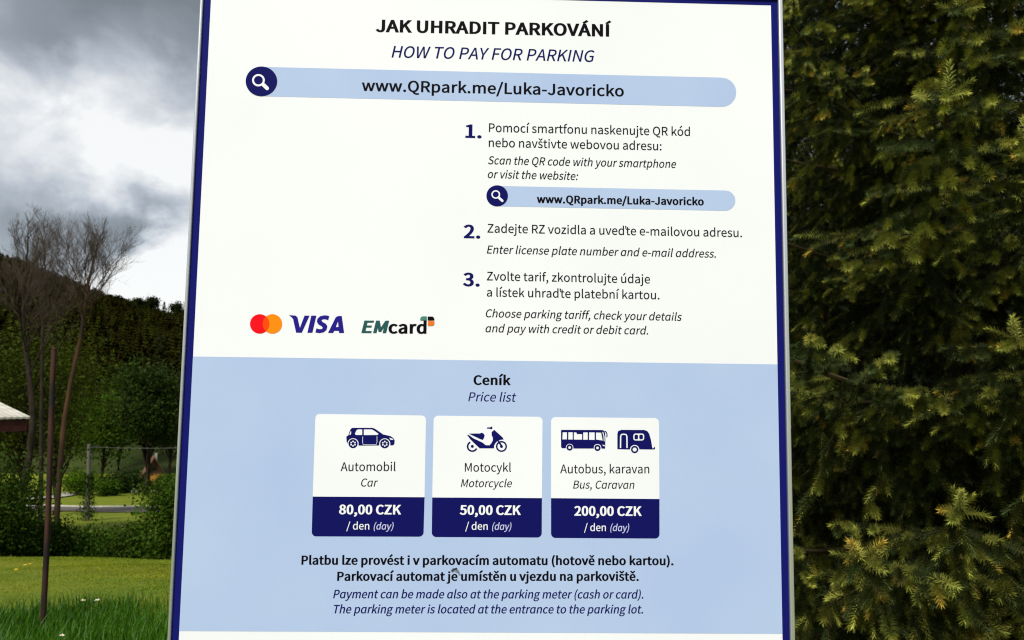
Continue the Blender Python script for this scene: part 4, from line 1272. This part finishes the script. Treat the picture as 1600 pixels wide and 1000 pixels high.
# utility pole and its cable
ub = foot(136, 822, 54)
M_WOOD = noisy('weathered_wood', (0.07, 0.066, 0.05), (0.13, 0.12, 0.095), 6, 0.85, spec=.15, stretch=(1, 1, .1))
M_IRON = principled('dark_iron', (0.012, 0.014, 0.02), .6)
M_CABLE = principled('grey_cable', (0.10, 0.095, 0.09), .6)
up_ = empty('utility_pole', ub)
tag(up_, 'grey weathered wooden utility pole with dark fittings beyond the lawn', 'utility pole')
ut = at(139.5, 694, 54) - Vector(ub)
m = MB(); m.tube([(0, 0, -.6), tuple(ut * .5), tuple(ut)], [.17, .15, .125], 12)
m.build('shaft', M_WOOD, up_, True)
for dz in (-.25, -.75, -1.25):
    m = MB()
    m.tube([tuple(ut + Vector((.12, -.05, dz))), tuple(ut + Vector((.36, -.05, dz))), tuple(ut + Vector((.36, -.05, dz + .3)))], [.035, .035, .06], 6)
    m.build('bracket', M_IRON, up_)
iv = MB()
r_ = np.random.default_rng(4)
zi = r_.uniform(0.1, 3.4, 900)
ai = r_.uniform(0, 6.28, 900)
rr_ = .2 + r_.gamma(2, .10, 900) * (1.2 - zi / 3.6)
leaf_quads(iv, np.stack([np.array(ut)[0] * zi / ut.z + np.cos(ai) * rr_, np.array(ut)[1] * zi / ut.z + np.sin(ai) * rr_, zi], -1), .16, r_, np.array([.6, .8, .6]) * r_.uniform(.6, 1.3, (900, 1)))
tag(iv.build('climbing_ivy', M_LEAF, None, loc=ub), 'dark ivy climbing the lower part of the wooden utility pole', 'plant')
c0 = Vector(ub) + ut + Vector((.36, -.05, -.2)); c1 = at(300, 690, 57) ; c2 = at(620, 640, 62)
cc = []
for k in range(41):
    t = k / 40
    p_ = c0.lerp(c2, t)
    cc.append((p_.x, p_.y, p_.z - 1.3 * math.sin(math.pi * t) * (1 - .35 * t)))
cb_ = MB(); cb_.tube(cc, .014, 5)
tag(cb_.build('power_cable', M_CABLE), 'thin pale overhead cable running from the wooden utility pole across the valley', 'cable')

# shed with a pale roof: built square, then turned so that only its near corner shows
SC = at(47, 651, 13.0)          # the near corner of the eaves
SROT = math.radians(50)
ez = SC.z
gx1, gx0 = 0.0, -6.0
yb0, yb1 = 0.0, 4.4
ridge_z = ez + 0.30
M_ROOFS = noisy('pale_sheet_roof', (0.36, 0.34, 0.28), (0.52, 0.49, 0.41), 3, .6, spec=.2)
M_FASCIA = noisy('dark_red_board', (0.035, 0.008, 0.007), (0.06, 0.016, 0.012), 5, .7, spec=.2)
M_PLANK = noisy('dark_stained_planks', (0.016, 0.010, 0.008), (0.035, 0.022, 0.015), 4, .85, spec=.1, stretch=(8, 8, .4))
shed = empty('garden_shed', (SC.x, SC.y, gz1(SC.x - 3, SC.y + 1)), SROT)
tag(shed, 'dark timber shed with pale sheet roof and dark red eaves at the lawn edge', 'shed')
so = Vector(shed.location)
def sbuild(mb, nm, mt):
    o = mb.build(nm, mt, shed); o.location = (0, 0, -so.z); return o
m = MB()
zb_ = so.z - .6
yr = (yb0 + yb1) / 2
for x in (gx0 + .3, gx1 - .45):
    pass
wx0, wx1, wy0, wy1 = gx0 + .3, gx1 - .45, yb0 + .45, yb1 - .45
wt = ez - .12
m.box((wx0, wy0, zb_), (wx1, wy1, wt))
m.add([(wx1, wy0, wt), (wx1, wy1, wt), (wx1, yr, ridge_z - .15), (wx0, wy0, wt), (wx0, wy1, wt), (wx0, yr, ridge_z - .15)], [(0, 1, 2), (3, 5, 4)])
sbuild(m, 'wall', M_PLANK)
m = MB()
nw = 60
xx = np.linspace(gx0, gx1, nw * 2 + 1)
zw = 0.005 * np.cos(np.arange(nw * 2 + 1) * math.pi)
for (ya, za_, yb_, zb2) in ((yb0, ez, yr, ridge_z), (yb1, ez, yr, ridge_z)):
    A = np.c_[xx, np.full_like(xx, ya), za_ + zw]; B = np.c_[xx, np.full_like(xx, yb_), zb2 + zw]
    D = np.array([0, 0, -.035])
    k = len(xx)
    m.add(np.r_[A, B, A + D, B + D], [(i, i + 1, k + i + 1, k + i) for i in range(k - 1)] + [(2 * k + i, 3 * k + i, 3 * k + i + 1, 2 * k + i + 1) for i in range(k - 1)] + [(i, 2 * k + i, 2 * k + i + 1, i + 1) for i in range(k - 1)]
          + [(k - 1, 3 * k - 1, 4 * k - 1, 2 * k - 1), (0, k, 3 * k, 2 * k)])
sbuild(m, 'roof', M_ROOFS)
m = MB()
m.box((gx0 + .02, yb0 + .03, ez - .26), (gx1 - .03, yb0 + .07, ez - .055))
m.box((gx0 + .02, yb1 - .07, ez - .20), (gx1 - .03, yb1 - .03, ez - .055))
for xg in (gx1 - .06, gx0 + .02):
    for s_ in (yb0 + .08, yb1 - .08):
        a, b = (s_, ez - .05), (yr, ridge_z - .055)
        m.add([(xg, a[0], a[1]), (xg, b[0], b[1]), (xg, b[0], b[1] - .15), (xg, a[0], a[1] - .15), (xg + .03, a[0], a[1]), (xg + .03, b[0], b[1]), (xg + .03, b[0], b[1] - .15), (xg + .03, a[0], a[1] - .15)],
              [(0, 1, 2, 3), (4, 7, 6, 5), (0, 4, 5, 1), (3, 2, 6, 7), (0, 3, 7, 4), (1, 5, 6, 2)])
sbuild(m, 'fascia', M_FASCIA)

# leafless trees behind the lawn
def pth(pts, y): return [tuple(at(px, py, y + k * .15)) for k, (px, py) in enumerate(pts)]
def rooted(pts, y):
    p_ = pth(pts, y)
    return [(p_[0][0], p_[0][1], gz1(p_[0][0], p_[0][1]))] + p_[1:]
bare_tree('bare_tree', rooted([(84, 900), (93, 740), (100, 660), (112, 590), (126, 530), (133, 480), (138, 440)], 22), [.085, .075, .07, .065, .06, .054, .048], 3,
          'tall leafless tree with warm brown trunk and wide fan crown right of the rusty pole', 1.15, 15, 2.1, M_WARMBARK, 'leafless trees behind the lawn', .72)
bare_tree('bare_tree', rooted([(2, 905), (18, 840), (36, 770), (48, 700), (52, 650), (46, 590), (38, 530), (36, 480), (40, 430)], 19), [.13, .115, .10, .09, .08, .068, .055, .042, .03], 8,
          'dark leafless tree with a leaning forked trunk left of the rusty pole', .70, 13, 2.0, M_DARKBARK, 'leafless trees behind the lawn', .62)
bare_tree('bare_tree', rooted([(62, 900), (64, 780), (65, 640), (66, 540), (68, 480), (70, 430)], 24), [.08, .07, .062, .05, .04, .03], 15,
          'slender straight leafless tree just left of the rusty pole', .65, 9, 2.1, M_DARKBARK, 'leafless trees behind the lawn', .6)

# shrubs along the far edge of the lawn
SH = 'shrubs along the far edge of the lawn'
G_DK, G_MD, G_LT = (.46, .66, .4), (.75, 1.0, .6), (1.25, 1.55, .7)
def shrub(px, y, h, r, seed, tint, label, leaf=.055, clumps=48, per=190, name='shrub'):
    f_ = foot(px, 872, y)
    broadleaf(name, f_, h, r, 0.0, seed, tint, label, 'shrub', SH, clumps, per, leaf, trunk_r=.03)
shrub(-4, 12.0, rise(0, 705, 12.0), .55, 21, G_DK, 'tall dark olive shrub below the pale shed roof', .055, 60, 220)
shrub(42, 12.6, rise(42, 815, 12.6), .75, 22, G_DK, 'low dark shrub under the leaning forked bare tree')
shrub(100, 13.0, rise(100, 812, 13.0), .62, 23, (.5, .8, .5), 'dark green shrub just right of the rusty pole')
shrub(160, 13.4, rise(165, 810, 13.4), .70, 24, (.6, .95, .55), 'mid green rounded shrub below the wooden utility pole')
shrub(203, 12.9, rise(205, 816, 12.9), .50, 25, G_DK, 'small very dark shrub between the rounded shrub and the leafy sapling')
shrub(263, 12.2, rise(262, 735, 12.2), .42, 26, (.72, 1.0, .6), 'upright leafy green sapling beside the left edge of the board', .06, 54, 130)

# trees on the far side
FT = 'trees on the far side of the valley'
broadleaf('leafy_tree', foot(30, 800, 44), rise(35, 478, 44), 3.3, 3.0, 31, (.62, .58, .28), 'yellow green tree in young leaf behind the leafless trees at left', 'tree', FT, 80, 150, .20)
broadleaf('leafy_tree', foot(84, 800, 58), rise(82, 520, 58), 2.4, 3.0, 32, (.75, .72, .28), 'slim yellow green tree behind the top of the rusty pole', 'tree', FT, 46, 120, .22)
broadleaf('leafy_tree', foot(158, 780, 100), rise(158, 603, 100), 4.3, 3.0, 33, (.75, 1.15, .4), 'fresh bright green bushy tree up the slope behind the utility pole', 'tree', FT, 70, 80, .42)
broadleaf('leafy_tree', foot(183, 770, 108), rise(183, 565, 108), 2.7, 3.0, 34, (.40, .55, .4), 'green tree standing behind the dark rounded tree', 'tree', FT, 50, 80, .42)
broadleaf('dark_tree', foot(228, 776, 86), rise(222, 570, 86), 4.3, 4.6, 35, (.40, .48, .55), 'big dark rounded tree with a bare lower trunk left of the ochre cottage', 'tree', FT, 110, 90, .40, low=-.1, trunk_r=.38)
broadleaf('dark_tree', foot(262, 770, 104), rise(262, 590, 104), 3.6, 3.0, 36, (.34, .42, .5), 'dark broad tree rising right behind the ochre cottage', 'tree', FT, 80, 90, .42)
broadleaf('leafy_bush', foot(124, 790, 84), rise(124, 731, 84), 1.9, 0.0, 37, (1.0, 1.35, .5), 'rounded bright green bush just left of the utility pole by the far meadow', 'shrub', None, 50, 90, .22)
broadleaf('leafy_bush', foot(168, 795, 83), rise(168, 748, 83), 1.2, 0.0, 38, (.75, 1.05, .5), 'smaller green bush just right of the utility pole on the far meadow', 'shrub', None, 40, 80, .22)
broadleaf('leafy_bush', foot(264, 795, 78), rise(264, 740, 78), 1.3, 0.0, 39, (.6, .95, .5), 'green bush in front of the ochre cottage beyond the road', 'shrub', None, 40, 90, .2)
broadleaf('leafy_bush', foot(190, 790, 89), rise(190, 738, 89), 2.4, 0.0, 40, (.3, .4, .45), 'dark low bush under the big dark tree', 'shrub', None, 40, 90, .3)
for i, (px, y, top, r, lab) in enumerate([(241, 130, 520, 2.6, 'tall dark spruce behind the big dark rounded tree'), (284, 128, 530, 3.0, 'dark spruce close beside the left edge of the board'), (206, 140, 545, 2.4, 'dark narrow spruce above the green tree on the slope'),
                                          (120, 135, 560, 2.6, 'dark spruce between the slim yellow green tree and the bright bushy one'), (10, 120, 560, 3.0, 'dark spruce behind the shed roof at far left')]):
    conifer('spruce', foot(px, 760, y), rise(px, top, y), r, 50 + i, lab, 'dark spruces on the lower slope')

# ochre cottage
hb = foot(238, 766, 92)
hx, hy, hz = hb
cot = empty('cottage', hb, 0.455)
cot.scale = (1.2, 1.2, 1.12)
tag(cot, 'small ochre timber cottage with steep brown gable at the foot of the wooded hill', 'house')
M_OCHRE = noisy('ochre_boards', (0.48, 0.20, 0.035), (0.60, 0.27, 0.06), 3, .8, spec=.15, stretch=(4, 4, .3))
M_BROWNB = noisy('brown_boards', (0.10, 0.05, 0.03), (0.16, 0.085, 0.05), 3, .8, spec=.15)
M_ROOFG = noisy('grey_shingle', (0.10, 0.09, 0.085), (0.17, 0.155, 0.145), 3, .85, spec=.15)
M_WHITEP = principled('white_paint', (.7, .7, .66), .6)
M_GLASS = principled('dark_glass', (.01, .012, .014), .1)
wv_, dp, eh, rh = 0.95, 1.3, 2.1, 3.7
m = MB(); m.box((-wv_, -dp, -.5), (wv_, dp, eh))
m.build('wall', M_OCHRE, cot)
for yg, rev in ((-dp - .01, 1), (dp + .01, -1)):
    m = MB(); m.add([(-wv_, yg, eh + .001), (wv_, yg, eh + .001), (0, yg, rh)], [(0, 1, 2)[::rev]])
    m.build('gable', M_BROWNB, cot)
m = MB()
for s_ in (-1, 1):
    m.add([(s_ * (wv_ + .22), -dp - .35, eh - .43), (s_ * (wv_ + .22), dp + .35, eh - .43), (0, dp + .35, rh + .06), (0, -dp - .35, rh + .06), (s_ * (wv_ + .22), -dp - .35, eh - .30), (s_ * (wv_ + .22), dp + .35, eh - .30), (0, dp + .35, rh + .19), (0, -dp - .35, rh + .19)],
          [(0, 1, 2, 3), (4, 7, 6, 5), (0, 4, 5, 1), (0, 3, 7, 4), (1, 5, 6, 2)])
ro = m.build('roof', M_BROWNB, cot)
m = MB(); m.box((.05, -.1, rh - .3), (.28, .12, rh + .5)); m.build('chimney', M_KERB, ro)
m = MB(); m.box((-.30, -dp - .06, eh + .25), (.30, -dp - .03, eh + .85)); wd = m.build('window', M_BROWNB, cot)
m = MB(); m.box((-.22, -dp - .08, eh + .33), (.22, -dp - .065, eh + .77)); m.build('pane', M_GLASS, wd)
m = MB(); m.box((-.62, -dp - .05, .6), (-.08, -dp - .02, 1.4)); wd = m.build('window', M_BROWNB, cot)
m = MB(); m.box((-.55, -dp - .07, .67), (-.37, -dp - .055, 1.33)); m.box((-.33, -dp - .07, .67), (-.15, -dp - .055, 1.33)); m.build('pane', M_GLASS, wd)
m = MB(); m.box((.15, -dp - .05, 0), (.7, -dp - .02, 1.5)); m.build('door', M_BROWNB, cot)
lw = MB()
r_ = np.random.default_rng(44)
for k in range(34):
    x = -1.5 + k % 17 * .24 + (k // 17) * .12
    z = (k // 17) * .24
    lw.box((x, -.16 + r_.uniform(-.03, .03), z - .4 * (k < 17)), (x + .225, .16, z + .225 + r_.uniform(-.02, .02)))
tag(lw.build('stone_wall', M_KERB, None, loc=foot(241, 768, 90)), 'low pale dry stone wall in front of the ochre cottage', 'wall')
rk = MB()
for (px, py, sz, lab) in ((209, 760, .42, 'pale round boulder beside the dark trunk near the ochre cottage'),):
    f_ = foot(px, py, 88)
    r_ = np.random.default_rng(3)
    u = np.linspace(0, math.pi, 9)[:, None]; v = np.linspace(0, 2 * math.pi, 14)[None]
    X = np.stack([np.sin(u) * np.cos(v), np.sin(u) * np.sin(v), np.cos(u) + 0 * v], -1)
    X = X * (1 + .12 * np.sin(X[..., :1] * 4 + 1) + .1 * np.cos(X[..., 1:2] * 5)) * sz * np.array([1.1, .9, .85]) + np.array([0, 0, .2])
    i = np.arange(8)[:, None] * 14; j = np.arange(13)[None]
    rk.add(X.reshape(-1, 3), np.stack([i + j, i + 14 + j, i + 15 + j, i + 1 + j], -1).reshape(-1, 4))
    tag(rk.build('boulder', M_KERB, None, True, loc=f_), lab, 'boulder')

# woods over the hill: one mass, with the trees that stand out on the skyline as things of their own
wood = MB()
r_ = np.random.default_rng(12)
protos = []
for k in range(10):
    if k < 6: protos.append(conifer_mesh_arrays(200 + k, 1.0, .20, 11, 8))
    else:
        cl = r_.normal(0, 1, (170, 3)); cl /= np.linalg.norm(cl, axis=1)[:, None]
        cl = cl * r_.uniform(.4, 1, (170, 1)) ** .5 * np.array([.34, .34, .42]) + np.array([0, 0, .56])
        q_ = MB(); leaf_quads(q_, cl, .15, r_, np.array([1.0, .78, .7]) * r_.uniform(.6, 1.3, (170, 1)), up=.6, aspect=.8)
        protos.append((q_.v[0], q_.f[0], q_.t[0]))
nt_ = 6800
yy = r_.uniform(0, 1, nt_) ** .8 * 330 + 122
xx = (r_.uniform(-1.15, .95, nt_)) * (yy + .84)
xx = np.where(r_.random(nt_) < .45, r_.uniform(-.78, -.30, nt_) * (yy + .84), xx)
zz = gz(xx, yy)
for i in range(nt_):
    k = r_.integers(0, 6) if r_.random() < .62 else r_.integers(6, 10)
    V, F, T = protos[k]
    h = r_.uniform(5.5, 10.5) if k < 6 else r_.uniform(5, 8.5)
    if yy[i] > 370: h *= .6
    a = r_.uniform(0, 6.28)
    c, s = math.cos(a) * h, math.sin(a) * h
    w = r_.uniform(.85, 1.25)
    P = np.c_[(V[:, 0] * c - V[:, 1] * s) * w + xx[i], (V[:, 0] * s + V[:, 1] * c) * w + yy[i], V[:, 2] * h + zz[i] - .3]
    g = r_.uniform(.6, 1.35)
    tn = np.array([.85, .74, .5]) if r_.random() < .78 else np.array([1.2, 1.35, .5])
    wood.add(P, F, 0, T * g * tn)
tag(wood.build('woods', M_FARNEEDLE), kind='stuff')
for i, (px, top, y, r) in enumerate([(217, 466, 400, 4.2), (237, 463, 402, 4.2), (257, 469, 405, 2.6), (278, 471, 400, 4.4), (247, 475, 398, 3.6), (229, 470, 404, 3.4)]):
    lab = ['round topped dark tree on the skyline, leftmost of the six', 'tallest round crowned dark tree on the skyline', 'thin pointed dark tree alone on the skyline', 'wide dark tree on the skyline nearest the board', 'short dark tree in the dip of the skyline', 'small dark tree leaning on the tallest skyline tree'][i]
    p_ = at(px, top, y)
    b_, h_ = (p_.x, p_.y, gz1(p_.x, p_.y) - .2), max(p_.z - gz1(p_.x, p_.y), 4.0)
    if i in (2, 4): conifer('ridge_tree', b_, h_, r, 80 + i, lab, 'trees standing out on the skyline', 12, 10)
    else: broadleaf('ridge_tree', b_, h_, r * .72, h_ * .2, 80 + i, (.22, .25, .3), lab, 'tree', 'trees standing out on the skyline', 40, 60, .9)
